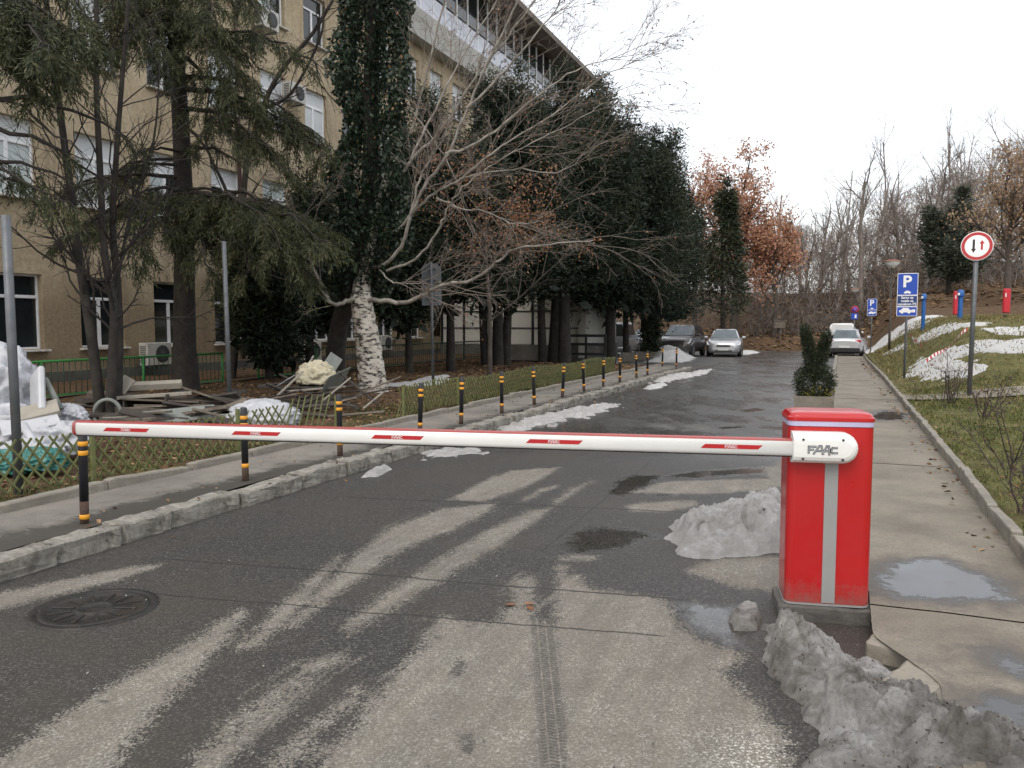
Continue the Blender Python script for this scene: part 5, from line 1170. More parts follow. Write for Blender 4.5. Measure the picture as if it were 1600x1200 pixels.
# ---- yews and dark evergreens: crown volumes filled with upswept sprays
def yew(label, px, Y, top, bot, rpx, seed, n=16000, trunks=((0, 0, 0.16),), m_l=None, shape=1.0, name="yew_tree", spray=(0.17, 0.042), up=0.3, cone=0.55, gap=0.0, cat="tree", group=None, tone0=0.5, plumes=16, fill=0.22):
    rng = np.random.default_rng(seed); x = (px-800)/F*Y; root = tree_root(name, label, x, Y, cat, group); zt, zb = P(px, top, Y).z, P(px, bot, Y).z; Rr = rpx/F*Y
    g = root.location.z; tb = Tubes()
    for dx, dy, r in trunks:
        zz = np.linspace(g-0.2, zb+(zt-zb)*0.75, 9); wob = rng.normal(size=2)*0.03
        tb.add(np.stack([x+dx*(0.6+0.4*np.linspace(0,1,9))+wob[0]*(zz-g), Y+dy+wob[1]*(zz-g), zz], -1), np.linspace(r*1.25, r*0.25, 9), 9)
    for q in range(26):
        z = rng.uniform(zb, zb+(zt-zb)*0.8); a = rng.uniform(0, 6.28); hfr = (z-zb)/(zt-zb); ln = Rr*0.85*(1-hfr**1.5)
        tb.add(np.stack([[x+math.cos(a)*ln*t, Y+math.sin(a)*ln*t, z+0.25*ln*t*t] for t in np.linspace(0, 1, 5)]), np.linspace(0.05, 0.012, 5), 4)
    put(tb.build("trunk", m_bark, root))
    if plumes > 1:
        pr = np.sqrt(rng.random(plumes)); pa = rng.uniform(0, 6.28, plumes); pr[0] = 0.05
        pt = zb + (zt-zb)*np.clip((1-0.42*pr**1.8)*rng.uniform(0.80, 1.0, plumes), 0.2, 1); pt[0] = zt; pR = Rr*rng.uniform(0.40, 0.62, plumes)
        wgt = (pt-zb)*pR; idx = rng.choice(plumes, n, p=wgt/wgt.sum()); h = rng.random(n)**0.8; a = rng.uniform(0, 2*math.pi, n)
        env = np.clip(1-h**2.2, 0.02, 1)**0.75*(0.75+0.25*ss(h, 0, 0.3)); rad = pR[idx]*env*(0.85+0.5*fbm(np.cos(a)*1.6+idx*3.1, np.sin(a)*1.6, h*6.0, 3))*rng.uniform(0.2, 1.0, n)**0.42
        bz = zb + 0.9*rng.random(plumes)[idx]*(pr[idx] > 0.3) - 0.5*rng.random(n)**3
        lean = 0.10*(pt[idx]-zb)*h
        cxx = x + Rr*0.72*pr[idx]*np.cos(pa[idx]) + lean*np.cos(pa[idx]); cyy = Y + Rr*0.72*pr[idx]*np.sin(pa[idx]) + lean*np.sin(pa[idx])
        Pp = np.stack([cxx+np.cos(a)*rad, cyy+np.sin(a)*rad, bz + h*(pt[idx]-bz) + rng.normal(size=n)*0.08], -1)
    else:
        h = rng.random(n)**0.85; a = rng.uniform(0, 2*math.pi, n)
        env = (1-h)**0.85 + 0.02 if name == 'small_spruce' else np.where(h < 0.25, 0.72+0.28*ss(h, 0, 0.25), np.clip(1-((h-0.25)/0.75)**1.35, 0.02, 1)**cone)
        env = env*(0.80 + 0.55*fbm(np.cos(a)*1.6+seed, np.sin(a)*1.6, h*5.0, 3))
        rad = Rr*env*rng.uniform(0.25, 1.0, n)**0.38
        z = zb + h*(zt-zb) + (h > 0.1)*rng.normal(size=n)*0.12 - 0.5*(h < 0.25)*rng.random(n)*(rad/Rr)
        Pp = np.stack([x+np.cos(a)*rad, Y+np.sin(a)*rad, z], -1)
    keep = fbm(Pp[:, 0]*0.9, Pp[:, 1]*0.9, Pp[:, 2]*0.9, 3) > -0.34 + gap
    Pp, a, h = Pp[keep], a[keep], h[keep]; k = len(Pp); out = np.stack([np.cos(a), np.sin(a), 0*a], -1)
    d0 = unit(out*0.7 + np.array([0, 0, up]) + rng.normal(size=(k, 3))*0.35); parts = []; tn = []
    tb_ = np.clip(tone0 + 0.6*fbm(Pp[:, 0]*0.8, Pp[:, 1]*0.8, Pp[:, 2]*0.8, 2), 0, 1)
    for q in range(5):
        off = d0*rng.uniform(-0.15, 0.35, (k, 1)) + rng.normal(size=(k, 3))*0.11
        parts.append(leaves(Pp+off, unit(d0 + rng.normal(size=(k, 3))*0.45), rng.uniform(0.6, 1.4, k)*spray[0], rng.uniform(0.6, 1.4, k)*spray[1], rng, 0.3)); tn.append(np.clip(tb_ + rng.normal(size=k)*0.13, 0, 1))
    if fill:                                    # big dark filler quads added inside the crown to block light
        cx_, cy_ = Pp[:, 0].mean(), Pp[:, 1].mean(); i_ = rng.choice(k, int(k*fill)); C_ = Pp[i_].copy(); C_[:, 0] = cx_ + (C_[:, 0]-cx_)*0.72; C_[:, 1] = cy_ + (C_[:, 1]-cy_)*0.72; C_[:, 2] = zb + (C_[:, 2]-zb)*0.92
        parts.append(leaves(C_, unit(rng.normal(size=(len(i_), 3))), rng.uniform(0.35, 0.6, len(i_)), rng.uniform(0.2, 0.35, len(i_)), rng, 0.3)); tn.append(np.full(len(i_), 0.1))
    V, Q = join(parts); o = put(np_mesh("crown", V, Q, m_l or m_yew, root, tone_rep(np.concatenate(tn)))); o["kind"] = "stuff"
    return root
yew("dark yew just right of the birch behind the road sign", 695, 25.0, 150, 478, 104, 51, 9500, ((0.3, 0, 0.12),), gap=0.0)
yew("tall yew whose thin trunks stand before the white annex panels", 775, 28.0, 96, 476, 120, 52, 14000, ((-0.6, 0.2, 0.13), (0.1, 0, 0.17), (0.55, 0.3, 0.14)), gap=-0.02, plumes=22)
yew("broad yew with a pair of thick leaning trunks near the plank fence", 868, 31.0, 88, 468, 124, 53, 15000, ((-0.8, 0, 0.14), (0.1, 0.2, 0.30), (0.55, -0.1, 0.22)), plumes=20)
yew("tallest dark yew standing above the parked van", 950, 34.5, 104, 486, 112, 54, 15500, ((0.2, 0, 0.2),), plumes=20, tone0=0.5)
yew("dark yew standing above the brown suv", 1006, 38.0, 168, 496, 74, 55, 12500, ((-1.35, 0, 0.13),), plumes=18)
yew("last yew of the row beside the orange leaved tree", 1044, 41.0, 240, 500, 40, 56, 7000, ((-1.7, 0, 0.12),), plumes=12)
yew("dark evergreen shrub by the green railing right of the thin steel post", 420, 20.6, 345, 560, 66, 57, 5600, ((0, 0, 0.1),), name="evergreen_shrub", cat="shrub", plumes=12)
yew("dark evergreen behind the birch at the foot of the ivy column", 485, 22.5, 285, 520, 66, 58, 6000, ((0, 0, 0.12),), gap=0.05, plumes=12)
yew("low dark conifer filling the gap behind the grey sign back", 640, 23.5, 310, 500, 62, 59, 6000, ((0, 0, 0.1),), gap=0.08, plumes=12)
yew("small dark spruce standing before the orange leaved tree", 1130, 52.0, 284, 488, 42, 60, 2200, ((0, 0, 0.16),), cone=1.0, up=-0.1, spray=(0.3, 0.09), name="small_spruce", tone0=0.7, plumes=1, gap=0.25, fill=0)
yew("round dark evergreen among the bare trees left of the round sign", 1478, 54.0, 298, 440, 40, 61, 4500, ((0, 0, 0.14),), cone=0.6, name="evergreen_tree", spray=(0.3, 0.09), m_l=leaf_mat("grey_evergreen", [(0, (0.03, 0.04, 0.03)), (1, (0.085, 0.095, 0.07))], 0.7, 0.1), tone0=0.6, gap=0.2, plumes=7, fill=0)

# ---- trees with clinging leaves
def leafy(name, label, px, Y, top, base_py, seed, cfg, trunk_r, leafm, nleaf, lsz, lean=(0, 0, 1), bark=None, cl=0.35, fork=1, group=None, min_z=0.0, base_f=None):
    rng = np.random.default_rng(seed); x = (px-800)/F*Y; root = tree_root(name, label, x, Y, group=group); g = root.location.z; H = (P(px, top, Y).z-g)
    tb = Tubes(); tips = []
    for q in range(fork):
        d = unit(np.array(lean)+rng.normal(size=3)*(0.12 if fork > 1 else 0.02)*np.array([1.6, 1.6, 0])); grow(tb, rng, (x+rng.normal()*0.15*(fork > 1), Y+rng.normal()*0.15*(fork > 1), g-0.2), d, H*(0.72 if len(cfg) > 3 else 0.8)*rng.uniform(0.85, 1.05), trunk_r/math.sqrt(fork), 0, cfg, tips)
    put(tb.build("trunk", bark or m_bare, root))
    if nleaf:
        k = rng.integers(0, len(tips), nleaf); LP = np.array([tips[q][0][rng.integers(0, len(tips[q][0]))] for q in k]) + rng.normal(size=(nleaf, 3))*cl
        keep = (fbm(LP[:, 0]*0.5, LP[:, 1]*0.5, LP[:, 2]*0.5, 2) > -0.22) & (LP[:, 2] > g+min_z); LP = LP[keep]; k = len(LP)
        V, Q = leaves(LP, unit(rng.normal(size=(k, 3))+np.array([0,0,-0.6])), rng.uniform(0.7, 1.3, k)*lsz[0], rng.uniform(0.7, 1.3, k)*lsz[1], rng, 0.6)
        o = put(np_mesh("crown", V, Q, leafm, root, tone_rep(np.clip(0.5+0.5*fbm(LP[:, 0]*0.4, LP[:, 1]*0.4, LP[:, 2]*0.4, 2)+rng.normal(size=k)*0.18, 0, 1)))); o["kind"] = "stuff"
    return root
T4 = [(11, 0.45, 0.75, 7, 8, 0.06, 0.05), (7, 0.5, 0.7, 4, 6, 0.10, 0.05), (6, 0.5, 0.65, 3, 4, 0.15, 0.03), (0, 0.5, 0.6, 3, 3, 0.2, 0.02)]
T4o = [(15, 0.55, 0.85, 7, 8, 0.05, 0.05), (8, 0.5, 0.7, 4, 6, 0.10, 0.06), (6, 0.5, 0.65, 3, 4, 0.15, 0.04), (0, 0.5, 0.6, 3, 3, 0.2, 0.02)]
T4d = [(10, 0.42, 0.65, 6, 7, 0.07, 0.06), (7, 0.5, 0.65, 4, 5, 0.12, 0.07), (6, 0.5, 0.6, 3, 3, 0.16, 0.05), (2, 0.55, 0.6, 3, 2, 0.2, 0.03), (0, 0.5, 0.6, 3, 2, 0.2, 0.02)]
leafy("rust_leaved_tree", "slender tree with clinging rusty leaves between birch and yews", 765, 22.0, 60, 560, 71, [(15, 0.5, 1.0, 6, 8, 0.05, 0.03), (8, 0.5, 0.75, 3, 5, 0.14, -0.02), (5, 0.45, 0.7, 3, 3, 0.18, -0.05), (0, 0.5, 0.6, 3, 3, 0.2, -0.06)], 0.07, m_rust, 2800, (0.075, 0.05), cl=0.12, min_z=3.0)
leafy("orange_leaved_tree", "tall tree with orange brown leaves beyond the end of the yews", 1146, 60.0, 158, 520, 72, T4o, 0.30, m_oran, 9500, (0.21, 0.13), cl=0.26, min_z=3.0)
leafy("orange_leaved_tree", "orange leaved tree rising just behind the last yew", 1085, 62.0, 215, 520, 75, T4o, 0.22, m_oran, 4200, (0.21, 0.13), cl=0.30, min_z=4.0)
leafy("orange_leaved_tree", "lower orange leaved tree right of the small dark spruce", 1208, 57.0, 320, 520, 73, T4o, 0.18, m_oran, 5200, (0.21, 0.13), cl=0.26, min_z=2.2)
leafy("tan_leaved_tree", "tree with pale tan dry leaves at the far right edge", 1570, 46.0, 205, 470, 74, T4o, 0.22, m_tan, 5200, (0.17, 0.11), cl=0.35, min_z=1.5)
FAR = [(1300, 63, 225, (0.1, 0, 1), 0.15, 1, "slender leaning bare tree with a feathery top left of the street lamp"), (1275, 66, 300, (-0.15, 0, 1), 0.2, 3, "bare many stemmed tree beside the orange leaved tree"),
       (1345, 60, 215, (0.06, 0, 1), 0.22, 1, "tall bare tree rising behind the distant parking sign"), (1400, 64, 250, (0.12, 0, 1), 0.22, 2, "forked bare tree behind the street lamp head"), (1440, 62, 200, (0.1, 0, 1), 0.25, 2, "bare tree with spreading twigs behind the lone blue post"),
       (1505, 58, 180, (0, 0, 1), 0.25, 2, "tall bare tree directly behind the round sign"), (1545, 66, 160, (0.05, 0, 1), 0.26, 2, "tall bare tree between the round sign and the far right red post"), (1600, 60, 130, (0, 0, 1), 0.26, 2, "tallest bare tree at the far right edge"), (1250, 74, 315, (0, 0, 1), 0.2, 3, "distant bare tree between the orange tree and the lamp")]
for q, (px, Y, top, lean, r, fk, lab) in enumerate(FAR):
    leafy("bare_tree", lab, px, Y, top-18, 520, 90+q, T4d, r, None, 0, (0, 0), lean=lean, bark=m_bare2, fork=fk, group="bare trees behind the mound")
# ---- far wood and thicket that read as one mass
rng = np.random.default_rng(101); tb = Tubes()
for q in range(26):
    Y = rng.uniform(70, 95); px = rng.uniform(1080, 1680); x = (px-800)/F*Y; g = tz((x, Y)); H = rng.uniform(8, 12)*(1.0+0.35*ss(px, 1350, 1600))
    grow(tb, rng, (x, Y, g-0.2), unit(np.array([rng.normal()*0.08, 0, 1])), H, rng.uniform(0.1, 0.2), 0, [(9, 0.42, 0.6, 5, 6, 0.06, 0.05), (6, 0.5, 0.6, 3, 4, 0.12, 0.06), (4, 0.5, 0.6, 3, 3, 0.15, 0.04), (0, 0.5, 0.6, 3, 2, 0.2, 0)])
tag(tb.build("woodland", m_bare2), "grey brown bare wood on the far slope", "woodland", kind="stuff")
tb = Tubes(); LP = []
for q in range(900):
    px = rng.uniform(1165, 1700) if q % 5 else rng.uniform(1240, 1420); Y = rng.uniform(57, 78); x = (px-800)/F*Y; s_, n_ = WR(x, Y)
    if s_ < 57 and n_ < 9: continue
    g = tz((x, Y)); hgt = rng.uniform(1.2, 4.5)*(0.6+0.5*ss(px, 1300, 1450)); pts = [np.array([x, Y, g-0.1])]; d = unit(np.array([rng.normal()*0.4, rng.normal()*0.4, 1]))
    for i in range(5): d = unit(d + rng.normal(size=3)*0.2); pts.append(pts[-1]+d*hgt/5)
    pts = np.array(pts); tb.add(pts, np.linspace(0.035, 0.012, 6), 3)
    for i in range(4):
        j = rng.integers(1, 5); tb.add(np.stack([pts[j], pts[j]+unit(rng.normal(size=3)+np.array([0,0,.5]))*0.5, pts[j]+unit(rng.normal(size=3)+np.array([0,0,.6]))*0.95]), [0.016, 0.012, 0.008], 3)
    for i in range(9): LP.append(pts[rng.integers(1, 6)] + rng.normal(size=3)*0.35)
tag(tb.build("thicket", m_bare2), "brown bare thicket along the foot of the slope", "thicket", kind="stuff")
LP = np.array(LP); V, Q = leaves(LP, rng.normal(size=LP.shape), rng.uniform(0.14, 0.28, len(LP)), rng.uniform(0.09, 0.18, len(LP)), rng, 0.5)
m_brn = leaf_mat("thicket_leaves", [(0.0, (0.07, 0.047, 0.032)), (0.6, (0.16, 0.11, 0.072)), (1.0, (0.27, 0.19, 0.13))], 0.85, 0.2)
tag(np_mesh("thicket_foliage", V, Q, m_brn, None, tone_rep(rng.random(len(LP)))), "withered brown leaves in the thicket on the slope", "foliage", kind="stuff")

# fine twigs of the wood: long slivers spread through the crowns
n = 52000; px = rng.uniform(1090, 1720, n); Y = rng.uniform(62, 92, n); x = (px-800)/F*Y; sN = x*SA+Y*CA; nN = x*CA-Y*SA; g = terr(sN, nN)
top = (5.5 + 4.5*ss(px, 1330, 1620) + 1.6*fbm(px*0.012, Y*0.08, 3.0, 3))*Y/72; z = g + top*rng.random(n)**0.85
keep = (fbm(x*0.35, Y*0.35, z*0.35, 3) > -0.12) & ((sN > 58) | (nN > 6)); LP = np.stack([x, Y, z], -1)[keep]; k = len(LP)
V, Q = leaves(LP, unit(rng.normal(size=(k, 3))*0.6 + np.array([0, 0, 0.8])), rng.uniform(0.5, 1.3, k), rng.uniform(0.025, 0.06, k), rng, 0.3)
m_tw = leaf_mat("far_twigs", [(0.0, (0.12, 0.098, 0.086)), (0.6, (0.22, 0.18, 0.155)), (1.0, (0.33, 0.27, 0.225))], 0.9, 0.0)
tag(np_mesh("woodland_twigs", V, Q, m_tw, None, tone_rep(rng.random(k))), "haze of fine bare twigs in the far wood", "woodland", kind="stuff")

# ================================================================== SNOW
def snow_mat(name, clean, dirtc, amt, sc=5.0):
    m, nt, b = nodes(name)
    d = ramp(nt, tex(nt, sc, 9, 0.72, dist=0.4), [(0.5-0.22*amt, (0,0,0)), (0.5+0.30*(1.15-amt), (1,1,1))])
    c = mixc(nt, d, dirtc, clean)
    big = ramp(nt, tex(nt, sc*0.45, 5, 0.6, dist=0.8), [(0.42, (0.75*amt,)*3), (0.62, (0,0,0))]); c = mixc(nt, big, c, tuple(np.array(dirtc)*0.75))
    c = mixc(nt, ramp(nt, tex(nt, sc*6, 8, 0.8), [(0.30, (0.5*amt,)*3), (0.55, (0,0,0))]), c, (0.06, 0.052, 0.045))
    L(nt, c, b.inputs['Base Color']); L(nt, ramp(nt, tex(nt, sc*3, 4), [(0.4, (0.35,)*3), (0.6, (0.8,)*3)]), b.inputs['Roughness'])
    bump(nt, b, tex(nt, sc*12, 8, 0.85), 1.0, 0.05); MATS[name] = m; return m
m_s1 = snow_mat("snow_clean", (0.86, 0.87, 0.88), (0.66, 0.65, 0.63), 0.2); m_s2 = snow_mat("snow_grey", (0.88, 0.88, 0.89), (0.56, 0.54, 0.515), 0.4, 7.0); m_s3 = snow_mat("snow_dirty", (0.80, 0.785, 0.76), (0.17, 0.148, 0.12), 0.9, 4.5)
def snow(label, poly, hmax, edge, res, m, seed, base=None, lump=0.5, peaks=(), lscale=5.0, zpx=0.0, jitter=0.0, ragged=0.5, use_rt=False):
    W_ = [tuple((RT(x, y) if use_rt else G(x, y, zpx))[:2]) for x, y in poly]; W_ = np.array(W_); lo, hi = W_.min(0)-edge, W_.max(0)+edge
    X, Y = np.meshgrid(np.arange(lo[0], hi[0], res), np.arange(lo[1], hi[1], res), indexing='ij'); s_, n_ = X*SA+Y*CA, X*CA-Y*SA
    d = sdf(X, Y, W_) + edge*ragged*fbm(X*lscale*0.8+seed, Y*lscale*0.8, 0, 4)
    zb = base(s_, n_) if base is not None else np.zeros_like(X)+0.0
    H = hmax*np.ones_like(X)
    for px, py, hh, rr in peaks:
        g_ = G(px, py); H = np.maximum(H, hh*np.exp(-((X-g_.x)**2+(Y-g_.y)**2)/(rr*rr)))
    q = fbm(X*lscale+seed*3, Y*lscale, seed, 5, gain=0.55); bl = 1-2.2*np.abs(fbm(X*lscale*0.7, Y*lscale*0.7, seed+4, 4))
    fine = 0.28*fbm(X*lscale*4.3+seed, Y*lscale*4.3, seed+2, 4, gain=0.65)
    Z = zb + H*ss(d, 0, edge)*(1-lump + fine*lump + lump*np.clip(0.55+0.9*q+0.45*bl, 0.05, 2.0)) - 0.012
    jx = jitter*fbm(X*lscale*1.7, Y*lscale*1.7, seed+11, 3)*ss(d, 0, edge); jy = jitter*fbm(X*lscale*1.7, Y*lscale*1.7, seed+23, 3)*ss(d, 0, edge)
    V = np.stack([X+jx, Y+jy, Z], -1).reshape(-1, 3); a, b_ = X.shape; i = np.arange(a-1)[:, None]*b_; j = np.arange(b_-1)[None, :]
    Q = np.stack([i+j, i+b_+j, i+b_+j+1, i+j+1], -1).reshape(-1, 4); ok = (d.ravel() > 0); Q = Q[ok[Q].any(1)]
    u, inv = np.unique(Q, return_inverse=True)
    return tag(np_mesh("snow", V[u], inv.reshape(-1, 4), m, None, smooth=True), label, "snow", kind="stuff")
rdb = lambda S, Nn: rd_z(S, Nn)
snow("large heap of dirty grey snow in the bottom right corner", [(1188,975),(1184,1035),(1206,1066),(1262,1134),(1250,1200),(1250,1300),(1760,1300),(1690,1190),(1600,1150),(1530,1120),(1470,1085),(1400,1050),(1365,1030),(1320,1018),(1285,985),(1240,968)], 0.10, 0.13, 0.0075, m_s3, 3.0, rdb, 0.58,
     ((1225, 1040, 0.31, 0.16), (1270, 1055, 0.22, 0.2), (1330, 1120, 0.22, 0.22), (1430, 1140, 0.2, 0.25), (1520, 1200, 0.22, 0.3)), 6.0, jitter=0.035, ragged=0.7)
snow("small lump of dirty ice on the wet road beside the plinth", [(1146,984),(1136,968),(1150,950),(1184,950),(1198,968),(1186,984)], 0.075, 0.04, 0.006, m_s3, 5.0, rdb, 0.35, (), 8.0, jitter=0.03, ragged=0.5)
_h = bpy.data.objects["snow"]; _co = np.empty(len(_h.data.vertices)*3, np.float32); _h.data.vertices.foreach_get("co", _co); _co = _co.reshape(-1, 3); rng = np.random.default_rng(77)
_i = rng.choice(len(_co), 900); V, Q = leaves(_co[_i]+np.array([0, 0, 0.002]), rng.normal(size=(900, 3))*np.array([1, 1, 0.5]), rng.uniform(0.005, 0.018, 900), rng.uniform(0.004, 0.010, 900), rng)
tag(np_mesh("grit", V, Q, leaf_mat("dark_grit", [(0, (0.02, 0.018, 0.015)), (0.8, (0.07, 0.055, 0.04)), (1, (0.2, 0.13, 0.07))], 0.9, 0), None, tone_rep(rng.random(900))), "dark grit and bits of leaf stuck in the dirty snow heap", "grit", kind="stuff")
snow("crusty pile of greyish snow on the road behind the barrier cabinet", [(1036,838),(1050,815),(1090,800),(1140,795),(1165,778),(1232,768),(1240,862),(1190,868),(1140,872),(1090,876),(1050,866)], 0.13, 0.16, 0.012, m_s2, 7.0, rdb, 0.6, ((1085, 845, 0.22, 0.25), (1190, 845, 0.30, 0.35)), 5.5, jitter=0.05)
snow("long strip of snow along the left kerb beyond the barrier", [(772,668),(795,655),(850,646),(905,636),(962,630),(968,636),(920,650),(860,665),(790,678)], 0.06, 0.26, 0.03, m_s2, 11.0, rdb, 0.9, (), 4.5, jitter=0.05, ragged=1.9)
snow("patch of snow by the kerb just right of the third bollard", [(640,716),(655,702),(700,698),(760,700),(765,708),(700,716)], 0.045, 0.2, 0.025, m_s2, 13.0, rdb, 0.9, (), 5.0, jitter=0.04, ragged=1.9)
snow("small streak of snow below the kerb near the second bollard", [(560,746),(575,735),(605,727),(616,732),(590,744)], 0.07, 0.08, 0.018, m_s2, 14.0, rdb, 0.5, (), 6.0)
snow("small heap of snow on the road at the rounded kerb end", [(1002,607),(1020,602),(1045,601),(1040,606),(1015,609)], 0.12, 0.25, 0.06, m_s1, 15.0, rdb, 0.5, (), 2.5)
snow("long snow remnant at the far end of the left kerb", [(1000,592),(1030,586),(1068,583),(1108,575),(1112,582),(1070,592),(1030,598)], 0.08, 0.4, 0.05, m_s2, 16.0, rdb, 0.8, (), 3.0, ragged=1.8)
snow("white snow heap in front of the brown suv", [(1000,556),(1025,551),(1060,549),(1085,552),(1094,557),(1060,562),(1005,562)], 0.5, 1.1, 0.1, m_s1, 17.0, lambda S, Nn: rz(S), 0.3, ((1050, 556, 0.72, 1.1),), 0.9)
snow("thin snow left on the leafy ground beside the grey sign back", [(595,602),(640,598),(665,590),(700,588),(706,594),(680,603),(640,606),(600,606)], 0.05, 0.15, 0.03, m_s1, 18.0, terr, 0.5, (), 4.0, zpx=0.14, ragged=1.2)
snow("thin white snow patch before the silver hatchback", [(1150,545),(1175,543),(1190,547),(1165,551)], 0.06, 0.3, 0.08, m_s1, 19.0, lambda S, Nn: rz(S), 0.4, (), 2.0)
MS = [("upper snow streak running down the left flank of the mound", [(1348,548),(1375,531),(1400,514),(1430,497),(1462,493),(1482,497),(1450,506),(1420,517),(1395,533),(1370,546),(1354,553)]),
      ("middle snow streak on the mound right of the parking sign", [(1430,529),(1460,514),(1500,507),(1545,505),(1545,511),(1490,519),(1450,531),(1432,536)]),
      ("broad lowest band of snow across the mound behind the bare bush", [(1412,588),(1430,566),(1470,549),(1510,538),(1560,533),(1600,530),(1680,528),(1680,552),(1560,554),(1520,555),(1490,564),(1545,572),(1535,586),(1490,594),(1440,592)]),
      ("thin snow band near the top of the mound at right edge", [(1535,515),(1560,511),(1600,511),(1680,512),(1680,523),(1600,525),(1550,524)]), ("small snow scrap between the two lower bands of the mound", [(1375,556),(1395,545),(1412,538),(1418,541),(1392,553)])]
for q, (lab, pl_) in enumerate(MS): snow(lab, pl_, 0.05, 0.16, 0.045, m_s1, 20.0+q, terr, 0.4, (), 3.2, use_rt=True, ragged=2.6)

# ================================================================== HEAPS OF RUBBISH
m_pw = mat("white_plastic", (0.45, 0.46, 0.48), 0.45, 0.15, 5, (0.34, 0.33, 0.32), 0.5); m_bag = mat("white_bag", (0.44, 0.45, 0.48), 0.45, 0.2, 6, (0.26, 0.255, 0.25), 0.6, bmp=0.3, bscale=30); m_teal = mat("teal_bag", (0.03, 0.15, 0.13), 0.4, 0.2, 6)
m_wd = mat("weathered_wood", (0.14, 0.118, 0.095), 0.9, 0.35, 5, (0.05, 0.04, 0.032), 0.6, bmp=0.5, bscale=30); m_wdk = mat("dark_scrap_wood", (0.05, 0.042, 0.036), 0.9, 0.4, 5); m_pal = mat("pale_board", (0.30, 0.275, 0.23), 0.8, 0.2, 5, (0.2, 0.18, 0.15), 0.6)
m_gp = mat("grey_green_panel", (0.20, 0.215, 0.195), 0.7, 0.25, 5, (0.1, 0.1, 0.09), 0.5); m_foam = mat("cream_foam", (0.50, 0.46, 0.34), 0.8, 0.12, 8, (0.4, 0.33, 0.2), 0.4, bmp=0.4)
def crumple(name, label, c, size, m, seed, rough=0.35, cat="bag", fold=3.0):
    bm = bmesh.new(); bmesh.ops.create_icosphere(bm, subdivisions=5, radius=1.0); co = np.array([v.co for v in bm.verts])
    r = 1 + rough*(1-2.4*np.abs(fbm(co[:, 0]*fold*0.6+seed, co[:, 1]*fold*0.6, co[:, 2]*fold*0.6, 3))) + 0.55*rough*(0.35-np.abs(fbm(co[:, 0]*fold*1.3+seed*2, co[:, 1]*fold*1.3, co[:, 2]*fold*1.3, 4))) + 0.22*rough*(0.3-np.abs(fbm(co[:, 0]*fold*3.1+seed, co[:, 1]*fold*3.1, co[:, 2]*fold*3.1, 3)))
    co = co*r[:, None]*np.array(size); co[:, 2] = np.maximum(co[:, 2], -0.55*size[2])
    for v, p in zip(bm.verts, co): v.co = p
    me = bpy.data.meshes.new(name); bm.to_mesh(me); bm.free(); me.materials.append(m); me.polygons.foreach_set("use_smooth", [True]*len(me.polygons)); o = link(bpy.data.objects.new(name, me)); o.location = c
    o.location.z = max(o.location.z, tz(c)+0.5*size[2]); return tag(o, label, cat)
crumple("plastic_sheeting", "tall crumpled mass of white plastic sheeting at the left edge", P(-8, 612, 9.3), (0.34, 0.36, 0.42), m_bag, 1, 0.4, "sheeting")
crumple("plastic_sheeting", "crumpled sheeting lying low at the left edge beside the steel post", P(10, 680, 8.9), (0.34, 0.3, 0.26), m_bag, 2, 0.45, "sheeting")
crumple("rubbish_bag", "full white rubbish bag right of the steel post near the arm tip", P(84, 692, 8.7), (0.30, 0.24, 0.20), m_bag, 3, 0.3)
crumple("rubbish_bag", "small white bag on top behind the arm tip", P(104, 655, 9.3), (0.17, 0.15, 0.13), m_bag, 4, 0.4)
crumple("rubbish_bag", "white bag lowest in the heap just behind the lattice", P(48, 712, 8.2), (0.24, 0.2, 0.14), m_bag, 5, 0.4)
crumple("teal_sack", "teal plastic sack behind the lattice left of the steel post", P(14, 728, 7.9), (0.17, 0.13, 0.12), m_teal, 6, 0.4); crumple("teal_sack", "teal plastic sack behind the lattice right of the steel post", P(62, 722, 7.9), (0.20, 0.13, 0.11), m_teal, 7, 0.4)
crumple("plastic_sheeting", "white plastic sheet draped over scrap below the thin steel post", P(412, 652, 11.4), (0.40, 0.3, 0.20), m_bag, 8, 0.3, "sheeting", 2.2)
crumple("foam_slab", "crumpled cream foam on the scrap heap by the birch", P(494, 590, 14.6), (0.24, 0.16, 0.20), m_foam, 9, 0.55, "foam", 2.6)
def board(name, label, p0, p1, w, t, m, roll=0.0, cat="board", group=None, bev=0.004):
    p0, p1 = Vector(p0), Vector(p1); d = p1-p0; L_ = d.length; q = d.to_track_quat('X', 'Z')
    o = MB().box((0, 0, 0), (L_, w, t), bev=bev).build(name, m); o.rotation_mode = 'QUATERNION'; o.location = (p0+p1)/2; o.rotation_quaternion = q @ Matrix.Rotation(roll, 3, 'X').to_quaternion(); return tag(o, label, cat, group)
board("plastic_sheet", "large white moulded plastic panel leaning in the left heap", P(58, 580, 9.1), P(60, 648, 8.9), 0.34, 0.07, m_pw, math.pi/2-0.3, "panel", bev=0.02)
board("stone_slab", "grey edged slab lying across the left heap", P(25, 652, 8.7), P(92, 636, 8.9), 0.24, 0.07, m_pal, 0.5, "slab"); board("plastic_sheet", "flat white panel under the grey slab at left", P(0, 668, 8.5), P(90, 648, 8.8), 0.4, 0.02, m_pw, 0.4, "panel")
o = tag(MB().tube([P(36, 664, 8.3), P(62, 704, 8.1)], 0.04, 12).build("plastic_pipe", m_pw), "short white plastic pipe leaning beside the steel post", "pipe")
o = tag(MB().tube([P(70, 592, 9.1), P(95, 640, 9.0)], 0.035, 12).build("plastic_pipe", m_gp), "grey pipe leaning right of the white plastic panel", "pipe")
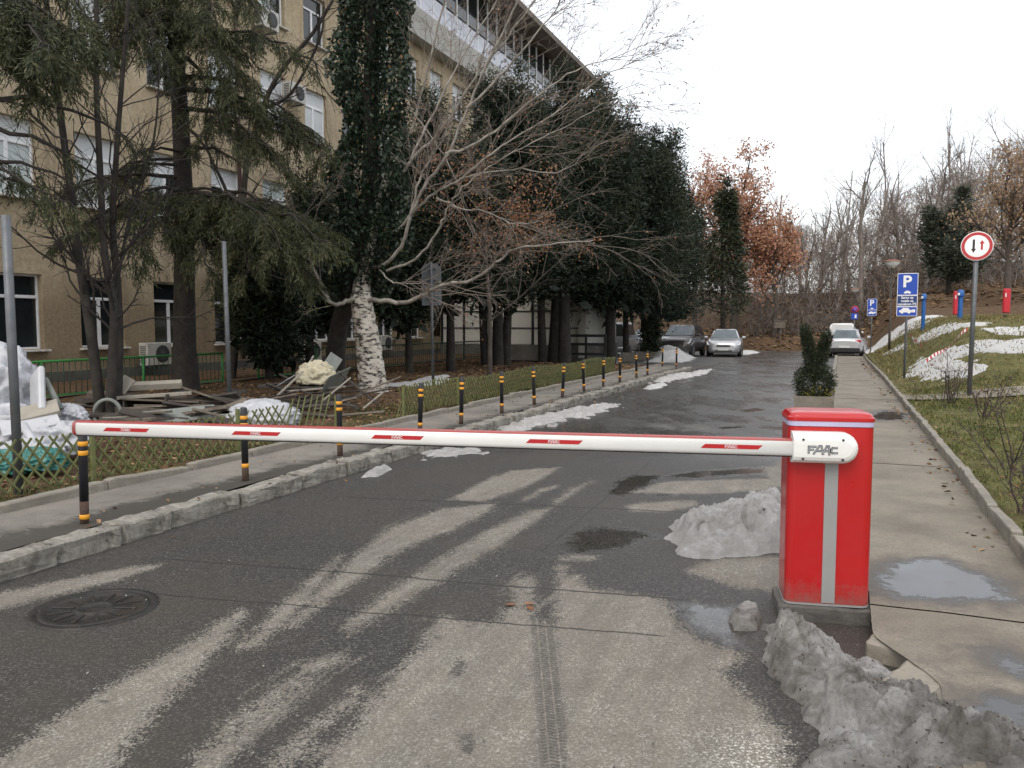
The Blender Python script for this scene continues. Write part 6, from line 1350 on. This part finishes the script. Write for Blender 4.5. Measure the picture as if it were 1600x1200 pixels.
# scrap timber heap
SB = [((138,616,12.3),(420,634,12.7),0.16,0.09,m_wd,0.2,"longest weathered beam on top of the scrap timber heap"), ((200,604,12.4),(284,600,12.6),0.12,0.10,m_pal,0.4,"pale rolled board lying on the scrap timber heap"), ((186,612,12.3),(203,590,12.4),0.20,0.02,m_pal,0.8,"small pale board standing at the left end of the timber heap"),
      ((292,608,12.9),(352,628,12.4),0.55,0.03,m_wd,-0.35,"broad brown panel leaning on the right of the timber heap"), ((222,652,11.6),(336,640,12.0),0.26,0.02,m_gp,0.5,"torn grey green panel low in the timber heap"), ((240,660,11.5),(372,650,11.8),0.2,0.02,m_gp,0.3,"long grey green panel just above the barrier arm"),
      ((180,622,12.2),(300,614,12.4),0.10,0.05,m_pal,0,"pale lath under the long beam"), ((160,655,11.7),(225,650,11.8),0.1,0.06,m_pal,0.1,"short pale board at the left foot of the timber heap"), ((255,640,12.2),(262,616,12.2),0.05,0.04,m_wdk,0,"dark stub sticking up through the timber heap")]
for a, b_, w, t, mm, rl, lab in SB: board("scrap_board", lab, P(*a), P(*b_), w, t, mm, rl)
rnd = random.Random(5)
for q in range(44):
    px, py = rnd.uniform(160, 385), rnd.uniform(618, 664); Y = 12.6-(py-628)/36*1.2; L_ = rnd.uniform(40, 130); a = rnd.gauss(0.03, 0.16)
    p0, p1 = P(px-L_/2, py+L_/2*a, Y+rnd.uniform(-.3, .3)), P(px+L_/2, py-L_/2*a, Y+rnd.uniform(-.3, .3))
    for p in (p0, p1): p.z = max(p.z, tz(p)+0.05)
    board("scrap_board", "dark board %s of the timber heap, %s" % ("at the left end" if px < 235 else "in the middle" if px < 310 else "at the right end", "low down" if py > 648 else "half way up" if py > 632 else "near the top"), p0, p1, rnd.uniform(0.05, 0.14), rnd.uniform(0.02, 0.05), rnd.choice([m_wdk, m_wdk, m_wd]), rnd.gauss(0, 0.5), group="dark boards in the timber heap")
for q in range(46):
    px, py = rnd.gauss(480, 42), rnd.uniform(598, 648); Y = 15.0-(py-600)/48*2.2; L_ = rnd.uniform(25, 110); a = rnd.gauss(0.1, 0.45)
    p0, p1 = P(px-L_/2, py+L_/2*a*0.6, Y+rnd.uniform(-.5, .5)), P(px+L_/2, py-L_/2*a*0.6, Y+rnd.uniform(-.5, .5))
    for p in (p0, p1): p.z = max(p.z, tz(p)+0.04)
    board("scrap_lath", "dark lath %s of the scrap heap by the birch, %s" % ("on the left" if px < 455 else "in the middle" if px < 505 else "on the right", "at the front" if py > 632 else "half way back" if py > 614 else "at the back"), p0, p1, rnd.uniform(0.03, 0.08), rnd.uniform(0.015, 0.035), rnd.choice([m_wdk, m_wdk, m_wd]), rnd.gauss(0, 0.5), group="laths in the scrap heap by the birch")
for a, b_, w, t, mm, rl, lab in [((438,600,14.4),(470,582,15.0),0.42,0.015,m_pw,-0.5,"white panel left of the cream foam by the birch"), ((506,604,14.1),(540,588,14.7),0.46,0.012,m_gp,-0.9,"white panel right of the cream foam by the birch"), ((508,584,15.1),(526,556,15.4),0.26,0.02,m_gp,0.9,"white board standing behind the cream foam"),
      ((440,612,14.2),(540,604,14.4),0.08,0.03,m_pal,0,"pale lath across the scrap heap below the foam"), ((425,626,13.8),(474,580,14.2),0.035,0.03,m_pal,0,"thin pale stick leaning up the scrap heap by the birch"), ((503,627,13.6),(548,590,13.9),0.03,0.02,m_pal,0,"thin pale stick leaning right in the birch scrap heap"), ((528,580,14.4),(590,632,14.0),0.04,0.03,m_wdk,0,"dark pole leaning from the white panel to the ground"),
      ((568,638,13.6),(600,612,14.6),0.035,0.025,m_pal,0,"single pale stick lying on the leaves right of the birch"), ((482,570,15.0),(490,556,15.1),0.03,0.03,m_pal,0,"short pale prong behind the foam"), ((420,640,12.8),(470,652,12.6),0.1,0.03,m_gp,0.2,"grey strip at the right foot of the white sheet")]:
    board("scrap_lath", lab, P(*a), P(*b_), w, t, mm, rl)
for (px, py, Y, sz, rz_, lab) in ((255, 645, 12.5, (1.1, 0.5, 0.30), 0.2, "overturned dark carcass under the long beam of the timber heap"), (345, 648, 12.3, (0.8, 0.5, 0.22), -0.25, "low dark crate under the broad brown panel")):
    c = P(px, py, Y); o = tag(empty("broken_cabinet", (c.x, c.y, tz(c)), rz_), lab, "cabinet"); o.rotation_euler.y = 0.06
    for z_ in (0.02, sz[2]): MB().box((0, 0, z_), (sz[0], sz[1], 0.025), bev=0.004).build("panel", m_wdk if z_ < 0.1 else m_wd, o)
    for x_ in (-sz[0]/2+0.02, 0.1, sz[0]/2-0.02): MB().box((x_, 0.02, sz[2]/2+0.01), (0.025, sz[1]-0.06, sz[2]-0.04)).build("side", m_wd, o)
    MB().box((0, sz[1]/2-0.02, sz[2]/2+0.01), (sz[0]-0.06, 0.015, sz[2]-0.04)).build("back", m_wdk, o)
th = np.linspace(0, 2*math.pi, 21); c0 = P(168, 648, 11.8); o = tag(MB().tube([c0 + Vector((0.17*math.cos(t), 0.05*math.cos(t), 0.20*math.sin(t)+0.02)) for t in th], 0.028, 8).build("metal_hoop", m_gp), "grey hoop at the left end of the timber heap", "hoop")

# ================================================================== PLANTER WITH TOPIARY, far planters, plank fence
m_pc = mat("planter_concrete", (0.19, 0.17, 0.14), 0.9, 0.25, 5, (0.07, 0.06, 0.045), 0.7, bmp=0.4, bscale=40)
pp = P(1271, 660, 13.1); pp.z = 0.0; o = tag(empty("planter", (pp.x, pp.y, 0.0), -A), "square concrete planter at the road edge behind the barrier cabinet", "planter")
t_ = MB(); t_.rings([[(sx*w, sy*w, z) for sx, sy in ((-1,-1),(1,-1),(1,1),(-1,1))] for w, z in ((0.26, 0.0), (0.30, 0.46), (0.25, 0.46), (0.24, 0.36))]); t_.build("trough", m_pc, o); MB().box((0, 0, 0.37), (0.49, 0.49, 0.03)).build("soil", mat("potting_soil", (0.03, 0.022, 0.016), 0.95), o)
rng = np.random.default_rng(201)
def blob_leaves(c, r, n, rng, spray, tone0, spread=0.45):
    d = unit(rng.normal(size=(n, 3))); q = np.array(c) + d*np.array(r)*rng.uniform(0.3, 1, (n, 1))**0.4*(0.85+0.3*rng.random((n, 1)))
    return q, unit(d + np.array([0, 0, 0.5]) + rng.normal(size=(n, 3))*spread)
tp = tag(empty("topiary", (pp.x, pp.y, 0.37)), "dark green topiary with a round base and two upright horns", "shrub"); PA, DA = [], []
q, d = blob_leaves((pp.x, pp.y, 0.66), (0.30, 0.30, 0.31), 6500, rng, 0, 0); PA.append(q); DA.append(d)
for (ex, ey, rr) in ((1258, 516, 0.115), (1292, 526, 0.12)):
    e = P(ex, ey, 13.1); b0 = Vector((pp.x, pp.y, 0.78))
    for t in np.linspace(0, 1, 16):
        c_ = b0.lerp(e, t); q, d = blob_leaves(c_, (rr*(1.15-0.55*t),)*2+(0.1,), 260, rng, 0, 0); PA.append(q); DA.append(d)
PA, DA = np.concatenate(PA), np.concatenate(DA); n = len(PA); V, Q = leaves(PA, DA, rng.uniform(0.03, 0.065, n), rng.uniform(0.008, 0.018, n), rng); o = put(np_mesh("foliage", V, Q, m_yew, tp, tone_rep(np.clip(rng.normal(0.75, 0.2, n), 0, 1)))); o["kind"] = "stuff"
tb = Tubes(); tb.add([(pp.x, pp.y, 0.36), (pp.x, pp.y, 0.8)], [0.03, 0.02], 6)
for ex, ey in ((1258, 520), (1292, 530)): tb.add([(pp.x, pp.y, 0.7), tuple(P(ex, ey, 13.1))], [0.02, 0.008], 5)
put(tb.build("stem", m_bark, tp))
yl = tag(empty("variegated_shrub", (pp.x+0.02, pp.y-0.2, 0.37)), "small yellow green shrub at the front of the concrete planter", "shrub"); tb = Tubes(); PA = []
for k in range(13):
    a = rng.uniform(-1, 1); e = np.array([pp.x+a*0.26, pp.y-0.22+rng.normal()*0.04, 0.37+rng.uniform(0.12, 0.30)*(1-0.3*abs(a))]); b0 = np.array([pp.x+a*0.12, pp.y-0.18, 0.36]); tb.add(np.stack([b0, (b0+e)/2+rng.normal(size=3)*0.02, e]), [0.005, 0.004, 0.003], 4)
    for t in np.linspace(0.3, 1, 12): PA.append(b0+(e-b0)*t+rng.normal(size=3)*0.012)
put(tb.build("stem", m_bark, yl)); PA = np.array(PA); n = len(PA); V, Q = leaves(PA, rng.normal(size=(n, 3))+np.array([0, 0, 0.6]), rng.uniform(0.03, 0.05, n), rng.uniform(0.018, 0.028, n), rng); put(np_mesh("foliage", V, Q, leaf_mat("yellow_leaves", [(0, (0.10, 0.13, 0.02)), (1, (0.45, 0.38, 0.06))], 0.5, 0.1), yl, tone_rep(rng.random(n))))["kind"] = "stuff"
for px, Y, w, lab in ((1012, 38.5, 1.3, "long concrete planter left of the snow heap"), (981, 37.0, 0.6, "square concrete block behind the last lattice panels")):
    p = carpos(px, Y); o = tag(empty("concrete_planter", p, -0.1), lab, "planter"); MB().box((0, 0, 0.22), (w, 0.6, 0.44), bev=0.03).build("trough", m_pc, o); MB().box((0, 0, 0.445), (w-0.15, 0.45, 0.02)).build("soil", MATS["potting_soil"], o)
yew("small upright cypress in the long concrete planter", 1016, 38.5, 502, 543, 8, 66, 900, ((0, 0, 0.03),), name="cypress", cone=0.6, spray=(0.12, 0.04), plumes=1, tone0=0.7)
pf0 = carpos(915, 33.5); o = tag(empty("plank_fence", pf0, -0.35), "dark timber rail fence under the yews near the van", "fence")
for z in (0.45, 0.85, 1.2): MB().box((0, 0, z), (1.7, 0.04, 0.11), bev=0.006).build("plank", m_df, o)
for x in (-0.8, 0.0, 0.8): MB().box((x, 0.05, 0.62), (0.09, 0.07, 1.3), bev=0.006).build("post", m_df, o)
# litter box on a post by the bank
p = carpos(1216, 55); o = tag(empty("litter_box", (p.x, p.y, tz(p))), "weathered box on a post at the foot of the leafy bank", "box"); MB().box((0, 0, 0.95), (0.75, 0.4, 0.5), bev=0.02).build("box", m_wd, o); MB().box((0, 0, 0.35), (0.12, 0.12, 0.8)).build("post", m_wdk, o); MB().box((0, 0, 1.23), (0.85, 0.5, 0.05)).build("lid", m_wd, o)

# ================================================================== SHRUBS, LITTER, GRASS
for q, (px, py, hgt, ns, lab) in enumerate(((1482, 632, 0.95, 12, "bare thorny bush left of the round sign pole"), (1540, 655, 0.8, 9, "bare thorny bush at the foot of the round sign pole"), (1572, 735, 0.75, 7, "low bare bush on the lawn near the right edge"), (1600, 800, 0.6, 6, "sparse bare bush cut by the right edge"))):
    g = RT(px, py); rng = np.random.default_rng(300+q); o = tag(empty("bare_bush", g), lab, "bush"); tb = Tubes(); tips = []
    for k in range(ns): grow(tb, rng, (g.x+rng.normal()*0.06, g.y+rng.normal()*0.06, g.z-0.03), unit(np.array([rng.normal()*0.5, rng.normal()*0.5, 1.0])), hgt*rng.uniform(0.6, 1.1), 0.009, 0, [(4, 0.45, 0.7, 5, 6, 0.12, 0.02), (3, 0.5, 0.8, 4, 4, 0.2, 0.0), (0, 0.5, 0.7, 3, 3, 0.2, 0)], tips)
    put(tb.build("stems", mat("bush_bark", (0.05, 0.035, 0.032), 0.85, 0.3, 8), o)); k = 60; LP = np.array([tips[rng.integers(0, len(tips))][0][-1] for _ in range(k)]); V, Q = leaves(LP, rng.normal(size=(k, 3)), rng.uniform(0.02, 0.045, k), rng.uniform(0.015, 0.03, k), rng); put(np_mesh("leaves", V, Q, m_lit, o, tone_rep(rng.random(k)*0.6)))["kind"] = "stuff"
def ground_leaves(name, label, n, srange, nrange, size, seed, base, dens=None, m=None, bias=1.0):
    rng = np.random.default_rng(seed); s_ = srange[0]+(srange[1]-srange[0])*rng.random(n)**bias; n_ = rng.uniform(*nrange, n)
    if dens is not None: k = dens(s_, n_, rng); s_, n_ = s_[k], n_[k]; n = len(s_)
    z = base(s_, n_); Pp = np.stack([s_*SA+n_*CA, s_*CA-n_*SA, z+0.006+0.012*rng.random(n)], -1); sc = size*rng.uniform(0.6, 1.3, n)*(1+s_/30)
    a = rng.uniform(0, 6.28, n); D_ = np.stack([np.cos(a), np.sin(a), rng.normal(size=n)*0.25], -1); V, Q = leaves(Pp, D_, sc, sc*rng.uniform(0.5, 0.8, n), rng, 0.9, roll=unit(np.stack([0*a, 0*a, 1+0*a], -1)+rng.normal(size=(n, 3))*0.35))
    return tag(np_mesh(name, V, Q, m or m_lit, None, tone_rep(rng.random(n))), label, "leaves", kind="stuff")
cl = lambda t: (lambda s_, n_, r: fbm(s_*0.8, n_*0.8, 2.0, 3) > r.normal(size=len(s_))*0.25 + t)
ground_leaves("leaf_litter", "brown fallen leaves over the garden ground left of the pavement", 26000, (3.5, 29), (-13.4, -6.2), 0.055, 401, terr, cl(-0.05), bias=1.3)
ground_leaves("leaf_litter", "scattered fallen leaves on the right lawn and its edge", 3800, (2, 30), (1.22, 5.0), 0.04, 402, terr, cl(0.1), bias=1.4)
ground_leaves("leaf_litter", "fallen leaves drifted along the right pavement edge", 700, (6, 43), (0.85, 1.12), 0.045, 403, lambda s_, n_: 0.09+rz(s_), cl(0.05))
ground_leaves("leaf_litter", "drift of brown leaves on the bank at the end of the road", 9000, (55.5, 68), (-14, 12), 0.10, 404, terr, cl(-0.1))
ground_leaves("leaf_litter", "few leaves and crumbs on the left pavement and gutter", 260, (3, 28), (-6.0, -4.6), 0.035, 405, lambda s_, n_: np.where(n_ < -4.83, 0.125+0.0*s_, 0.0)+rz(s_))
ground_leaves("grit", "light grit and crumbs scattered on the asphalt", 500, (2.2, 9), (-4.7, 0.3), 0.012, 406, lambda s_, n_: rd_z(s_, n_), m=leaf_mat("grit_bits", [(0, (0.06, 0.055, 0.05)), (1, (0.26, 0.25, 0.22))], 0.9, 0), bias=1.2)
rng = np.random.default_rng(410); g = G(816, 948); k = 3; LP = np.array([[g.x-0.03, g.y, 0.012], [g.x, g.y+0.005, 0.015], [g.x+0.03, g.y-0.004, 0.012]]); V, Q = leaves(LP, [(-1, .3, .25), (1, .2, .3), (.4, -1, .2)], 0.075, 0.045, rng, 1.0, roll=np.array([[0, 0, 1.0]]*3)); tag(np_mesh("fallen_leaf", V, Q, m_rust, None, tone_rep(np.array([.4, .6, .3]))), "single curled orange leaf lying on the road in the foreground", "leaf")
def grass(label, n, srange, nrange, seed, stops, hgt, thr=-0.1, bias=1.3):
    rng = np.random.default_rng(seed); s_ = srange[0]+(srange[1]-srange[0])*rng.random(n)**bias; n_ = rng.uniform(*nrange, n); k = fbm(s_*1.3, n_*1.3, 6.0, 4) + rng.normal(size=n)*0.12 > thr; s_, n_ = s_[k], n_[k]; n = len(s_)
    Pp = np.stack([s_*SA+n_*CA, s_*CA-n_*SA, terr(s_, n_)-0.004], -1); V, Q = leaves(Pp, unit(rng.normal(size=(n, 3))*0.55+np.array([0, 0, 0.75])), hgt*rng.uniform(0.5, 1.3, n)*(1+s_/40), rng.uniform(0.004, 0.008, n)*(1+s_/9), rng, 1.2)
    return tag(np_mesh("grass", V, Q, leaf_mat("grass_%d" % seed, stops, 0.7, 0.15), None, tone_rep(np.clip(0.5+0.6*fbm(s_*0.9, n_*0.9, 1.0, 2)+rng.normal(size=n)*0.2, 0, 1))), label, "grass", kind="stuff")
grass("short winter grass on the lawn right of the pavement", 85000, (2.0, 20), (1.23, 7.5), 501, [(0.0, (0.045, 0.06, 0.016)), (0.55, (0.12, 0.135, 0.04)), (1.0, (0.27, 0.23, 0.10))], 0.045)
grass("dry yellowish grass on the snowy mound", 26000, (16, 44), (1.3, 12), 502, [(0.0, (0.10, 0.095, 0.035)), (0.6, (0.20, 0.17, 0.07)), (1.0, (0.32, 0.26, 0.13))], 0.07, -0.2, 1.0)
grass("sparse green growth behind the lattice fences", 14000, (3.6, 25), (-7.6, -6.17), 503, [(0.0, (0.03, 0.045, 0.014)), (0.6, (0.08, 0.09, 0.03)), (1.0, (0.2, 0.16, 0.07))], 0.06, 0.0)
